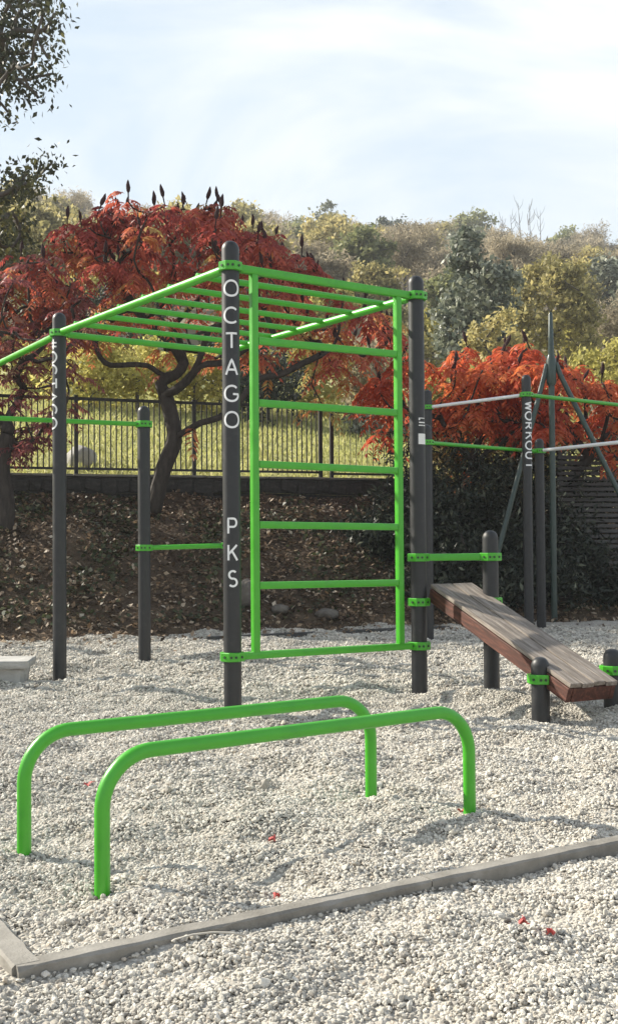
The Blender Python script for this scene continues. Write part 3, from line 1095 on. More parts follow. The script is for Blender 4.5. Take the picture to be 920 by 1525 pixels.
for (px, v, w_, h_, lab) in ((367, 14.1, .26, .40, 'upright grey-brown rock at the foot of the bank, just right of the lettered post'),
                             (486, 13.75, .30, .15, 'low pale rock at the foot of the bank, seen through the lowest ladder gap'),
                             (416, 13.9, .22, .13, 'small brown rock at the foot of the bank behind the left ladder stile')):
    y_ = v / (1 - 0.38 * (px - 460) / F_PX)
    bm = bmesh.new()
    bmesh.ops.create_icosphere(bm, subdivisions=3, radius=0.5)
    ph = random.uniform(0, 6)
    for q in bm.verts:
        q.co *= 1 + 0.10 * math.sin(q.co.x * 8 + ph) * math.cos(q.co.y * 9 + q.co.z * 6 + ph) + random.uniform(-.02, .02)
        q.co = Vector((q.co.x * w_, q.co.y * w_, q.co.z * h_))
    me = bm_mesh(bm, 'rock', M['rock'])
    x_ = gx(px, y_)
    tag(link('rock', me, None, (x_, y_, float(land_z(x_, y_)) + h_ * .30)), lab, 'rock', 'rocks at the foot of the bank')

# ------------------------------------------------------------------ trees
class Skel:
    """branch skeleton: every tip is joined to the nearest point of what has grown so far"""
    def __init__(self, trunk, r0, rng):
        self.p = [np.array(q, float) for q in trunk]
        self.paths = [list(range(len(trunk)))]
        self.par = [-1] + list(range(len(trunk) - 1))
        self.plen = [0.0]
        for i in range(1, len(trunk)):
            self.plen.append(self.plen[-1] + np.linalg.norm(self.p[i] - self.p[i - 1]))
        self.rng = rng
        self.r0 = r0
        self.nt = len(trunk)

    def limb(self, pts, at):
        """a main limb drawn by hand, springing from point number at; returns its point numbers"""
        idx = [at]
        for q in pts:
            self.par.append(idx[-1])
            self.p.append(np.array(q, float))
            self.plen.append(self.plen[idx[-1]] + 0.25 * np.linalg.norm(self.p[-1] - self.p[idx[-1]]))
            idx.append(len(self.p) - 1)
        self.paths.append(idx)
        return idx

    def grow(self, tips, wlen=0.35, first=2, mids=4, wob=0.06, bow=0.12, rise=0.0):
        tr = self.p[self.nt - 1]
        order = np.argsort([np.linalg.norm(t - tr) for t in tips])
        for ti in order:
            t = tips[ti]
            P = np.array(self.p[first:])
            cost = np.linalg.norm(P - t, axis=1) + wlen * np.array(self.plen[first:])
            j = int(np.argmin(cost)) + first
            a = self.p[j]
            d = np.linalg.norm(t - a)
            idx = [j]
            off = self.rng.normal(0, wob * d, 3)
            for k in range(1, mids + 1):
                s = k / mids
                q = a + (t - a) * s + off * math.sin(math.pi * s)
                q[2] += (-bow + rise) * d * math.sin(math.pi * s)
                if k < mids:
                    q = q + self.rng.normal(0, 0.02 * d, 3)
                self.par.append(idx[-1])
                self.p.append(q)
                self.plen.append(self.plen[idx[-1]] + d / mids)
                idx.append(len(self.p) - 1)
            self.paths.append(idx)

    def mesh(self, rt=0.012, n=6, expo=2.2):
        cnt = np.zeros(len(self.p))
        for pth in self.paths:
            cnt[pth[-1]] += 1
        for i in range(len(self.p) - 1, 0, -1):
            cnt[self.par[i]] += cnt[i]
        rad = rt * np.power(np.maximum(cnt, 1), 1 / expo)
        s = self.r0 / rad[0]
        if s < 1 or True:
            w = np.clip(np.power(np.maximum(cnt, 1) / cnt[0], 1 / expo), 0, 1)
            rad = np.maximum(self.r0 * w, rt * 0.7)
        b = MB()
        for pth in self.paths:
            rr = [rad[i] for i in pth]
            if len(rr) > 1 and pth[0] >= 0 and pth is not self.paths[0]:
                rr[0] = min(rr[0], rr[1] * 1.25)
            b.tube([self.p[i] for i in pth], rr, n)
        return b


def smooth_path(pts, k=4):
    pts = [np.array(p, float) for p in pts]
    out_ = []
    n = len(pts)
    for i in range(n - 1):
        p0, p1, p2, p3 = pts[max(i - 1, 0)], pts[i], pts[i + 1], pts[min(i + 2, n - 1)]
        for s in range(k):
            t = s / k
            out_.append(0.5 * ((2 * p1) + (-p0 + p2) * t + (2 * p0 - 5 * p1 + 4 * p2 - p3) * t * t + (-p0 + 3 * p1 - 3 * p2 + p3) * t ** 3))
    out_.append(pts[-1])
    return out_


def compound_leaves(base, direc, L, tint, rng, pairs=7, lw=0.30, droop=0.55, leaflet=0.26):
    """feather shaped sumac leaves; base, direc (n,3), L (n)"""
    n = len(base)
    d = unit(direc)
    side = unit(np.cross(d, np.array([0, 0, 1.0])[None] + rng.normal(0, .15, (n, 3))))
    Q, T = [], []
    for k in range(pairs):
        t = 0.22 + 0.74 * k / (pairs - 1)
        p = base + d * (L * t)[:, None]
        p[:, 2] -= droop * L * t * t
        tang = unit(d + np.array([0, 0, -1.0])[None] * (2 * droop * t))
        ll = L * leaflet * (0.55 + 0.9 * math.sin(math.pi * (0.15 + 0.75 * t))) * rng.uniform(.85, 1.15, n)
        for s in (-1, 1):
            dd = unit(side * s + tang * 0.55 + np.array([0, 0, -1.0])[None] * rng.uniform(0.25, 0.9, n)[:, None] + rng.normal(0, .12, (n, 3)))
            nn = unit(np.cross(dd, tang * s) + rng.normal(0, .25, (n, 3)))
            Q.append(leaf_quads(p, dd, nn, ll, ll * lw))
            T.append(tint + rng.normal(0, 0.05, n))
    p = base + d * (L * 0.97)[:, None]
    p[:, 2] -= droop * L * 0.95
    dd = unit(d + np.array([0, 0, -1.6])[None])
    Q.append(leaf_quads(p, dd, unit(side + rng.normal(0, .5, (n, 3))), L * leaflet, L * leaflet * lw))
    T.append(tint)
    return np.concatenate(Q), np.clip(np.concatenate(T), 0, 1)


def fruit_mesh():
    b = MB()
    pts = [(0, 0, -0.16), (0, 0, 0), (0.004, 0, 0.03), (0.0, 0.004, 0.085), (-0.004, 0.0, 0.14), (0.004, 0, 0.19), (0.008, 0, 0.225)]
    b.tube(pts, [0.009, 0.012, 0.030, 0.038, 0.032, 0.019, 0.004], 8)
    return b.mesh('fruit_cone', M['fruit'], smooth=True)


FRUIT = fruit_mesh()


def sumac(name, root, trunk, r0, tips, leaf_m, label, cat, per_tip, L, rng, tint_fn, bark='bark_dark', fruit_sel=None, group=None,
          inner=0, droop=0.55, skel_kw={}, spread=1.0, rt=0.011, pairs=7, limbs=()):
    t = empty(name, root)
    tag(t, label, cat, group)
    root = np.array(root)
    sk_ = Skel([np.array(q) - root for q in trunk], r0, rng)
    tl = [np.array(q) - root for q in tips]
    made = {}
    for nm, frm, pts in limbs:
        at = frm[1] if frm[0] == 'trunk' else made[frm[0]][frm[1]]
        made[nm] = sk_.limb([np.array(q) - root for q in pts], at)
    sk_.grow(tl, **skel_kw)
    sk_.mesh(rt).build('trunk', M[bark], t, smooth=True)
    base, dr, tint = [], [], []
    for q in tl:
        tt = tint_fn(q + root)
        a0 = rng.uniform(0, 6.28)
        for k in range(per_tip):
            a = a0 + k * 2.4
            el = rng.uniform(0.05, 0.95)
            base.append(q - np.array([0, 0, rng.uniform(0, 0.10)]) + rng.normal(0, 0.03, 3))
            dr.append((math.cos(a) * math.cos(el) * spread, math.sin(a) * math.cos(el) * spread, math.sin(el)))
            tint.append(tt + rng.normal(0, 0.10))
    # leaves on inner twigs
    P = sk_.p[sk_.nt + 2:]
    for k in range(inner):
        q = P[rng.integers(len(P))]
        a = rng.uniform(0, 6.28)
        base.append(q)
        dr.append((math.cos(a), math.sin(a), rng.uniform(-.2, .5)))
        tint.append(tint_fn(q + root) + rng.normal(0.06, 0.14))
    base, dr, tint = np.array(base), np.array(dr), np.array(tint)
    Ls = L * rng.uniform(0.7, 1.2, len(base))
    Q, T = compound_leaves(base, dr, Ls, tint, rng, droop=droop, pairs=pairs)
    link('crown', quads_mesh('crown', Q, leaf_m, T), t)
    if fruit_sel is not None:
        for q in tl:
            if fruit_sel(q + root):
                f = link('fruit_cone', FRUIT, t)
                f.location = tuple(q + np.array([0, 0, 0.12]))
                s = rng.uniform(0.55, 0.85)
                f.scale = (s, s, s)
                f.rotation_euler = (rng.normal(0, .22), rng.normal(0, .22), rng.uniform(0, 6.28))
    return t


def in_view(px, py, d):
    return np.array([gx(px, d), d, CAM_H + (806 - py) / F_PX * d])


def dome_tips(n, cx, cy, zc, rx, ry, top_fn, thick, rng, mind=0.2):
    """tips spread over an umbrella shaped crown: z between top-thick and top"""
    out_ = []
    tries = 0
    while len(out_) < n and tries < n * 60:
        tries += 1
        a = rng.uniform(0, 6.28)
        r = math.sqrt(rng.uniform(0, 1))
        x, y = cx + rx * r * math.cos(a), cy + ry * r * math.sin(a)
        z = top_fn(x, y, r) - thick * rng.uniform(0, 1) ** 1.6
        q = np.array([x, y, z])
        if all(np.linalg.norm(q - o) > mind for o in out_):
            out_.append(q)
    return out_


rng = np.random.default_rng(41)
# --- the big red sumac at left, standing on the bank in front of the wall
D0 = 15.6
tr = [in_view(228, 748, D0), in_view(243, 700, D0), in_view(260, 656, D0), in_view(256, 620, D0 + .05), in_view(247, 586, D0 + .1)]
tr[0][2] -= 0.15
trunk = smooth_path(tr, 3)
NT = len(trunk) - 1
IV = in_view
LIMBS = [
    ('left', ('trunk', NT), smooth_path([IV(247, 586, 15.7), IV(240, 570, 15.7), IV(252, 561, 15.75), IV(264, 556, 15.85), IV(275, 539, 16.0), IV(272, 518, 16.2), IV(262, 480, 16.5)], 2)[1:]),
    ('right', ('trunk', NT), smooth_path([IV(247, 586, 15.7), IV(262, 580, 15.5), IV(281, 564, 15.4), IV(294, 544, 15.3), IV(301, 525, 15.2), IV(312, 490, 15.0)], 2)[1:]),
    ('low_left', ('left', 4), smooth_path([IV(252, 561, 15.75), IV(236, 553, 15.7), IV(221, 543, 15.6), IV(195, 541, 15.5), IV(166, 542, 15.5), IV(150, 530, 15.4), IV(142, 505, 15.4)], 2)[1:]),
    ('low_right', ('trunk', 6), smooth_path([IV(260, 652, 15.6), IV(275, 643, 15.5), IV(300, 629, 15.4), IV(326, 622, 15.3), IV(355, 600, 15.3), IV(385, 565, 15.3), IV(419, 558, 15.4), IV(453, 541, 15.5), IV(495, 522, 15.7)], 2)[1:]),
    ('mid_right', ('right', 4), smooth_path([IV(290, 548, 15.3), IV(310, 541, 15.3), IV(340, 538, 15.4), IV(372, 515, 15.5), IV(410, 500, 15.6)], 2)[1:]),
    ('high_left', ('left', 8), smooth_path([IV(272, 520, 16.1), IV(235, 490, 16.1), IV(205, 460, 16.1), IV(185, 425, 16.1)], 2)[1:]),
]
def sum_top(x, y, r):
    px = 460 + x / D0 * F_PX
    top = np.interp(px, [-60, 20, 90, 150, 240, 320, 400, 460, 520, 580], [420, 395, 345, 308, 296, 306, 345, 388, 435, 490])
    z = CAM_H + (806 - top) / F_PX * D0
    return z - 0.10 - 0.55 * max(0, abs(y - 15.9) / 2.4) ** 2
tips = dome_tips(104, gx(270, D0), 15.9, 0, 2.75, 2.0, sum_top, 0.85, rng, 0.30)
tips += dome_tips(30, gx(270, D0), 15.9, 0, 2.5, 1.9, lambda x, y, r: sum_top(x, y, r) - 0.75, 0.95, rng, 0.34)
for k in range(34):                                  # cone bearing shoots along the top
    px = rng.uniform(95, 480)
    yy = D0 + rng.uniform(-.5, 1.1)
    x_ = gx(px, yy)
    tips.append(np.array([x_, yy, sum_top(x_, yy, 0) + rng.uniform(-.12, .14)]))
# hanging right hand side of the crown
for k in range(14):
    tips.append(in_view(rng.uniform(430, 600), rng.uniform(455, 560), D0 + rng.uniform(0.2, 1.6)))
def tint_l(q):
    py = 806 - (q[2] - CAM_H) / q[1] * F_PX
    t = 0.34 + 0.12 * math.sin(q[0] * 2.3 + 1) * math.cos(q[1] * 1.9) + 0.0012 * (py - 370)
    return t + (0.30 if rng.uniform() < 0.16 else 0)
sumac('sumac_tree', tuple(tr[0]), trunk, 0.115, tips, M['lf_sumac'], 'large red sumac with crooked dark trunk and fruit cones behind the monkey bars',
      'tree', 7, 0.38, rng, tint_l, fruit_sel=lambda q: rng.uniform() < (0.95 if q[2] > sum_top(q[0], q[1], 0) - 0.85 else 0.12), inner=60, droop=0.95,
      skel_kw=dict(wlen=0.20, first=NT - 1, wob=0.10, bow=-0.02), spread=1.0, limbs=LIMBS)

# --- maroon shrub at far left
D1 = 14.6
root = np.array([gx(8, D1), D1, float(land_z(gx(8, D1), D1)) - 0.1])
trunk = smooth_path([root, root + (0.02, 0, 0.45), root + (-0.06, 0.05, 0.9), root + (0.03, 0.0, 1.35)], 3)
tips = []
while len(tips) < 120:
    px, py = rng.uniform(-190, 125), rng.uniform(365, 672)
    if px > 0 and py > 560 + rng.uniform(0, 60) and px > 95: continue
    if px > 60 and py < 420 + rng.uniform(-40, 20): continue
    tips.append(in_view(px, py, D1 + rng.normal(0.2, 0.55)))
sumac('maroon_shrub', tuple(root), trunk, 0.11, tips, M['lf_maroon'], 'dark maroon leaved shrub at the left edge in front of the fence', 'shrub', 6, 0.30, rng,
      lambda q: 0.42 + 0.14 * math.sin(q[0] * 4 + q[2] * 3) + (0.3 if rng.uniform() < .1 else 0), inner=120, droop=0.7, skel_kw=dict(wlen=0.25, first=4, wob=.12, bow=-0.03), rt=0.008)

# --- bright sumac at right
D2 = 16.6
for (pxc, w_, npt, lab) in ((700, 150, 60, 'bright orange-red sumac with dark fruit cones right behind the tall right ladder post'),
                            (845, 120, 46, 'bright orange-red sumac with dark fruit cones around the green mast at right')):
    root = np.array([gx(pxc, D2), D2, float(land_z(gx(pxc, D2), D2)) - 0.1])
    trunk = smooth_path([root, root + (0.05, 0, 0.4), root + (-0.08, 0.05, 0.85), root + (0.04, 0, 1.15)], 3)
    tips = []
    t_ = 0
    while len(tips) < npt and t_ < 5000:
        t_ += 1
        px = rng.uniform(pxc - w_, pxc + w_)
        top = np.interp(px, [540, 600, 650, 720, 780, 830, 880, 920, 980], [560, 528, 520, 516, 518, 528, 548, 565, 600])
        py = top + 8 + 110 * rng.uniform(0, 1) ** 1.4 + rng.normal(0, 6)
        q = in_view(px, py, D2 + rng.normal(0, 0.7))
        if all(np.linalg.norm(q - o) > 0.24 for o in tips): tips.append(q)
    sumac('sumac_tree', tuple(root), trunk, 0.09, tips, M['lf_sumac2'], lab, 'tree', 9, 0.38, rng,
          lambda q: 0.48 + 0.16 * math.sin(q[0] * 3 + q[1] * 2), fruit_sel=lambda q: rng.uniform() < 0.5, inner=25, droop=1.0,
          skel_kw=dict(wlen=0.3, first=5, wob=.08, bow=0.05), group=None)


def clump_crown(blobs, nclump, nleaf, size, rng, aspect=0.5, surf=0.75, clump_r=0.3, up=0.3, tint0=0.5, tvar=0.22, droop=0.0, zfloor=None):
    """leaves gathered in clumps over ellipsoids (cx,cy,cz,rx,ry,rz)"""
    vol = np.array([b[3] * b[4] * b[5] for b in blobs]) ** (2 / 3)
    pick = rng.choice(len(blobs), nclump, p=vol / vol.sum())
    Bc = np.array([blobs[i][:3] for i in pick]); Br = np.array([blobs[i][3:6] for i in pick])
    d = unit(rng.normal(0, 1, (nclump, 3)))
    rr = surf + (1 - surf) * rng.uniform(-1, 1, nclump)
    cen = Bc + d * Br * rr[:, None]
    ct = tint0 + rng.normal(0, tvar * 0.6, nclump)
    cr = clump_r * rng.uniform(0.6, 1.4, nclump)
    ci = rng.integers(0, nclump, nleaf)
    pos = cen[ci] + rng.normal(0, 1, (nleaf, 3)) * cr[ci][:, None] * np.array([0.5, 0.5, 0.42])
    outw = unit(pos - Bc[ci] + 1e-6)
    nor = unit(outw * 0.8 + rng.normal(0, 0.75, (nleaf, 3)) + np.array([0, 0, up]))
    dr = unit(rng.normal(0, 1, (nleaf, 3)) + np.array([0, 0, -droop]))
    ln = size * rng.uniform(0.6, 1.4, nleaf)
    Q = leaf_quads(pos, dr, nor, ln, ln * aspect)
    return Q, np.clip(ct[ci] + rng.normal(0, tvar, nleaf), 0, 1), cen


def tree_obj(name, root, height, blobs, leaf_m, label, cat, rng, nclump=90, nleaf=5000, size=0.2, trunk_r=0.12, bark='bark', group=None,
             branch_tips=26, lean=(0, 0), **kw):
    """blobs relative to root"""
    t = empty(name, root)
    tag(t, label, cat, group)
    Q, T, cen = clump_crown(blobs, nclump, nleaf, size, rng, **kw)
    h = height * 0.45
    trunk = smooth_path([(0, 0, -0.3), (lean[0] * .3, lean[1] * .3, h * 0.5), (lean[0], lean[1], h)], 3)
    sk_ = Skel(trunk, trunk_r, rng)
    idx = rng.choice(len(cen), min(branch_tips, len(cen)), replace=False)
    sk_.grow([cen[i] for i in idx], wlen=0.25, first=2, wob=.08, bow=-0.03, mids=3)
    sk_.mesh(0.02, 5).build('trunk', M[bark], t, smooth=True)
    link('crown', quads_mesh('crown', Q, leaf_m, T), t)
    return t


# --- tree at the upper left, its trunk left of the picture
rng = np.random.default_rng(77)
D3 = 17.0
ex, ey = gx(-210, D3), D3
ez = float(land_z(ex, ey))
root = np.array([ex, ey, ez - 0.2])
t = empty('leafy_tree', tuple(root))
tag(t, 'tall tree with small dark leaves reaching in from the upper left corner', 'tree')
trunk = smooth_path([(0, 0, 0), (0.1, 0, 2.2), (0.0, 0.1, 4.4), (0.15, 0, 6.5), (0.1, 0, 8.2)], 4)
sk_ = Skel(trunk, 0.24, rng)
tips = []
for k in range(100):
    py = rng.uniform(-170, 375)
    lim = np.interp(py, [-170, 0, 30, 100, 130, 150, 200, 250, 290, 340, 375], [60, 92, 88, 84, 66, 62, 82, 70, 52, 66, 40])
    px = lim - 8 - 330 * rng.uniform(0, 1) ** 1.3
    tips.append(in_view(px, py, D3 + rng.normal(0, 0.9)) - root)
for k in range(34):
    py = rng.uniform(-60, 372)
    lim = np.interp(py, [-170, 0, 30, 100, 130, 150, 200, 250, 290, 340, 375], [60, 92, 92, 88, 74, 70, 90, 84, 66, 70, 45])
    tips.append(in_view(lim - 6 - 95 * rng.uniform(0, 1), py, D3 + rng.normal(0, 0.8)) - root)
for k in range(90):
    a, r_q = rng.uniform(0, 6.28), 3.3 * math.sqrt(rng.uniform(0, 1))
    q = np.array([-0.6 + r_q * math.cos(a), 0.3 + r_q * math.sin(a), rng.uniform(3.4, 9.0)])
    if 460 + (q[0] + ex) / (q[1] + ey) * F_PX < -10:
        tips.append(q)
sk_.grow(tips, wlen=0.3, first=6, mids=4, wob=.08, bow=0.08)
sk_.mesh(0.012, 6).build('trunk', M['bark'], t, smooth=True)
pos, dr, nr, ln, tn = [], [], [], [], []
for q in tips:
    tt = 0.30 + rng.normal(0, .12) + (0.35 if q[2] + root[2] < CAM_H + (806 - 270) / F_PX * D3 and rng.uniform() < .7 else 0)
    for j in range(52):
        s = rng.normal(0, 1, 3) * (0.14, 0.14, 0.12)
        pos.append(q + s); dr.append(rng.normal(0, 1, 3) + (0, 0, -1.0)); nr.append(rng.normal(0, 1, 3)); ln.append(rng.uniform(.06, .13)); tn.append(tt + rng.normal(0, .14))
Q = leaf_quads(np.array(pos), np.array(dr), np.array(nr), np.array(ln), np.array(ln) * 0.5)
link('crown', quads_mesh('crown', Q, M['lf_edge'], np.clip(tn, 0, 1)), t)


# --- dark evergreens at right, below the sumac
rng = np.random.default_rng(15)
def evergreen(px, d, w_, h, label, n=3400, dz=0.0):
    x = gx(px, d)
    z = float(land_z(x, d)) + dz
    bl = [(0, 0, h * 0.45, w_ * 0.5, w_ * 0.5, h * 0.55), (w_ * .2, -.1, h * .3, w_ * .4, w_ * .4, h * .35), (-w_ * .2, .1, h * .35, w_ * .4, w_ * .4, h * .4)]
    return tree_obj('evergreen_shrub', (x, d, z), h, bl, M['lf_dark'], label, 'shrub', rng, nclump=120, nleaf=n, size=0.10, trunk_r=0.05, bark='bark_dark',
                    group='dark evergreen shrubs', aspect=0.32, clump_r=0.20, surf=0.72, tint0=0.42, tvar=0.22, droop=-0.2)
evergreen(580, 15.6, 1.1, 0.95, 'dark evergreen shrub behind the right edge of the ladder')
evergreen(665, 15.6, 1.7, 2.1, 'tall dark evergreen shrub just right of the tall right ladder post', 5200, -0.3)
evergreen(745, 15.9, 1.5, 2.0, 'dark evergreen shrub behind the upper end of the sloping bench', 5000, -0.4)
evergreen(815, 16.0, 1.3, 1.7, 'dark evergreen shrub behind the foot of the green mast', 4200, -0.3)
evergreen(700, 14.9, 1.3, 1.1, 'low dark evergreen shrub in front of the taller ones, behind the cross bar', 3600, -0.1)
evergreen(640, 16.2, 1.5, 1.9, 'dark evergreen shrub deepest behind the tall right ladder post', 4200, -0.1)
evergreen(905, 15.5, 0.6, 0.9, 'small dark evergreen shrub before the slatted fence at the right edge', 1500, -0.1)
evergreen(770, 16.8, 1.8, 2.2, 'dark evergreen shrub farthest back between mast and lettered short post', 4600, -0.1)

evergreen(800, 15.25, 1.2, 0.8, 'low dark evergreen shrub at the foot of the mast, nearest the gravel', 3000, -0.1)
evergreen(640, 14.75, 0.9, 0.6, 'lowest dark evergreen shrub behind the tall right ladder post, nearest the gravel', 2200, -0.05)
evergreen(735, 15.0, 1.1, 0.75, 'low dark evergreen shrub behind the short bench post, nearest the gravel', 2600, -0.1)
evergreen(885, 17.6, 1.7, 1.9, 'dark evergreen shrub behind the slatted fence', 4200, -0.1)

# --- slatted fence at the right edge
sf = empty('slatted_fence', (gx(830, 16.3), 16.3, 0), R(14))
tag(sf, 'dark wooden slatted fence at the right edge behind the mast', 'fence')
for k in range(26):
    b = MB(); b.box((2.6, 0.022, 0.052), (1.3, 0, 0))
    o = b.build('slat', M['slat'], sf)
    o.location = (0, random.uniform(-.004, .004), 0.35 + k * 0.078)
    o.rotation_euler = (R(-14 + random.uniform(-4, 4)), 0, 0)
for xx in (0.06, 1.3, 2.54):
    b = MB(); b.box((0.07, 0.06, 2.6), (xx, 0.048, 1.15)); b.build('post', M['slat'], sf)

# --- dark green mast with two braces
D4 = 14.5
mx_, my_ = gx(823, D4), D4
ms = empty('mast', (mx_, my_, 0))
tag(ms, 'dark green steel mast with two sloping braces standing at the right edge of the gravel', 'mast')
b = MB(); b.tube([(0, 0, -0.2), (0, 0, 3.55), (0, 0, 4.06), (0, 0, 4.09)], [0.040, 0.040, 0.028, 0.012], 14)
b.build('pole', M['mast'], ms, smooth=True, angle=50)
b = MB(); b.tube([(0, 0, 3.12), (0, 0, 3.16), (0, 0, 3.45), (0, 0, 3.52)], [0.052, 0.066, 0.066, 0.044], 12); b.build('collar', M['mast'], ms, smooth=True, angle=40)
for (a0, a1) in (((-0.055, 0, 3.40), (-1.12, -0.55, -0.15)), ((0.06, 0, 3.42), (1.60, -0.5, -0.15))):
    a0, a1 = Vector(a0), Vector(a1)
    k = a0 + Vector((a1.x * 0.035, 0, -0.16))
    b = MB(); b.tube([a0, k, a1], [0.034, 0.034, 0.034], 12); b.build('brace', M['mast'], ms, smooth=True, angle=50)


# ------------------------------------------------------------------ woods and shrubs beyond the fence
rng = np.random.default_rng(101)
def place(px, d):
    x = gx(px, d)
    return (x, d, float(land_z(x, d)))


def round_blobs(h, w, rng, n=6, low=0.3):
    bl = []
    for k in range(n):
        a = rng.uniform(0, 6.28); r = rng.uniform(0, .5) * w * .5
        z = h * rng.uniform(low + .15, .82)
        s = rng.uniform(.26, .42) * w
        bl.append((r * math.cos(a), r * math.sin(a), z, s, s, min(s * .9, h - z)))
    bl.append((0, 0, h * .55, w * .36, w * .36, h * .42))
    return bl


# large ivy clad tree right of centre
tree_obj('ivy_tree', place(712, 38), 5.4, [(0, 0, 3.0, 1.45, 1.4, 2.0), (-.35, 0, 4.6, .75, .8, .85), (.7, 0, 3.7, .8, .8, 1.1), (-.8, 0, 2.0, .75, .8, 1.1), (.1, 0, 1.3, 1.3, 1.2, 1.0), (-.25, 0, 5.3, .35, .35, .5)],
         M['lf_grey'], 'large dark grey-green leafy tree standing behind the red sumac at right', 'tree', rng, nclump=150, nleaf=9000, size=0.19, clump_r=0.30, aspect=.7, tint0=.42, tvar=.25)
tree_obj('olive_tree', place(822, 42), 5.6, [(0, 0, 3.3, 1.6, 1.5, 2.1), (.3, 0, 4.5, .9, .9, 1.0), (-.7, 0, 2.6, 1.0, 1, 1.3), (.9, 0, 2.4, 1.0, 1, 1.3)],
         M['lf_olive'], 'olive-yellow tree to the right of the grey-green one', 'tree', rng, nclump=140, nleaf=8000, size=0.19, clump_r=.34, aspect=.6, tint0=.62)
tree_obj('olive_tree', place(742, 34), 3.4, [(0, 0, 1.9, 1.0, 1, 1.3), (.5, 0, 1.4, .8, .8, 1.0)],
         M['lf_olive'], 'small olive tree at the foot of the large grey-green tree', 'tree', rng, nclump=90, nleaf=4500, size=0.16, clump_r=.25, aspect=.6, tint0=.7)
tree_obj('yellow_shrub', place(905, 27), 2.9, [(0, 0, 1.5, 1.0, 1, 1.2), (.6, 0, 1.9, .8, .8, .9), (-.5, 0, 1.0, .7, .7, .8)],
         M['lf_yellow'], 'yellow-green bush at the right edge above the red sumac', 'shrub', rng, nclump=90, nleaf=5500, size=0.13, clump_r=.22, aspect=.55)
tree_obj('grey_shrub', place(905, 24.5), 1.5, [(0, 0, .8, .55, .5, .6), (.4, 0, .6, .5, .5, .5)],
         M['lf_grey'], 'small grey-green bush below the yellow one at the right edge', 'shrub', rng, nclump=60, nleaf=2500, size=0.10, clump_r=.18, aspect=.6, tint0=.55)
for (px, d, h, w, m, nm, lab) in (
        (655, 28, 1.7, 2.0, 'lf_yellow', 'yellow_shrub', 'low yellow-green bush behind the left part of the bright sumac'),
        (720, 27, 1.8, 2.0, 'lf_yellow', 'yellow_shrub', 'low yellow-green bush below the grey-green tree'),
        (610, 33, 2.6, 2.4, 'lf_olive', 'olive_shrub', 'olive bush seen between ladder and right post'),
        (545, 31, 2.6, 2.6, 'lf_brown', 'brown_shrub', 'brownish thin bush seen through the upper ladder rungs'),
        (470, 29, 2.2, 2.4, 'lf_yellow', 'yellow_shrub', 'yellowish bush seen through the ladder beside its left stile'),
        (135, 27, 1.9, 2.6, 'lf_hedge', 'yellow_shrub', 'bright yellow-green hedge bush behind the railing, just right of the left lettered post'),
        (205, 27.5, 2.0, 2.6, 'lf_hedge', 'yellow_shrub', 'bright yellow-green hedge bush behind the sumac trunk'),
        (290, 28, 1.7, 2.4, 'lf_hedge', 'yellow_shrub', 'yellow-green hedge bush right of the sumac trunk'),
        (40, 30, 1.7, 2.6, 'lf_yellow', 'yellow_shrub', 'yellow-green hedge bush behind the maroon shrub'),
        (400, 27, 2.0, 3.0, 'lf_dark', 'dark_shrub', 'dark bush behind the fence between the lettered post and the ladder'),
        (340, 29, 2.2, 3.0, 'lf_dark', 'dark_shrub', 'dark bush behind the fence left of the lettered post'),
        (565, 26, 0.9, 2.2, 'lf_grey', 'grey_shrub', 'low grey bush on the lawn seen through the right half of the ladder'),
        (200, 36, 3.4, 4.5, 'lf_dark', 'dark_shrub', 'dark thicket behind the yellow hedge at left'),
        (90, 36, 3.4, 4.5, 'lf_dark', 'dark_shrub', 'dark thicket behind the maroon shrub and hedge'),
        ):
    tree_obj(nm, place(px, d), h, round_blobs(h, w, rng, 5, 0.1), M[m], lab, 'shrub', rng, nclump=70, nleaf=3600, size=0.13, clump_r=.24, aspect=.55, trunk_r=.05, branch_tips=12)

for (px, d, h, w, nm, lab) in ((690, 17.2, 1.75, 1.5, 'twiggy_shrub', 'brown twiggy shrub under the bright sumac, right of the tall right ladder post'),
                               (770, 17.5, 1.7, 1.4, 'twiggy_shrub', 'brown twiggy shrub under the bright sumac beside the lettered short post')):
    tree_obj(nm, place(px, d), h, round_blobs(h, w, rng, 5, 0.2), M['lf_twig'], lab, 'shrub', rng, nclump=60, nleaf=2600, size=0.10, clump_r=.22, aspect=.35, trunk_r=.04, branch_tips=26, bark='bark_dark')

# prototypes for the hillside
kinds = []
def proto(name, leaf_m, h, w, label, n=4200, size=.34, **kw):
    t = tree_obj(name, (0, 0, 0), h, round_blobs(h, w, rng, 7), M[leaf_m], label, 'tree', rng, nclump=70, nleaf=n, size=size, trunk_r=.14, branch_tips=18, clump_r=.55,
                 group='trees of the wooded hillside', **kw)
    kinds.append(t)
    return t
proto('olive_tree', 'lf_olive', 6.5, 5.5, 'olive-green tree in the mixed wood on the hillside', aspect=.7)
proto('brown_tree', 'lf_brown', 6.0, 6.0, 'brownish nearly bare tree in the mixed wood on the hillside', n=5200, size=.42, aspect=.16, surf=.6)
proto('yellow_tree', 'lf_yellow', 5.0, 4.6, 'yellowish autumn tree in the mixed wood on the hillside', aspect=.7)
proto('green_tree', 'lf_green', 6.5, 5.0, 'dull green tree in the mixed wood on the hillside', aspect=.7)
proto('brown_tree', 'lf_brown', 5.0, 5.0, 'brownish nearly bare tree in the mixed wood on the hillside', n=4600, size=.40, aspect=.25, surf=.55)
proto('grey_tree', 'lf_grey', 7.0, 5.0, 'grey-green tree in the mixed wood on the hillside', aspect=.7)
spots = []
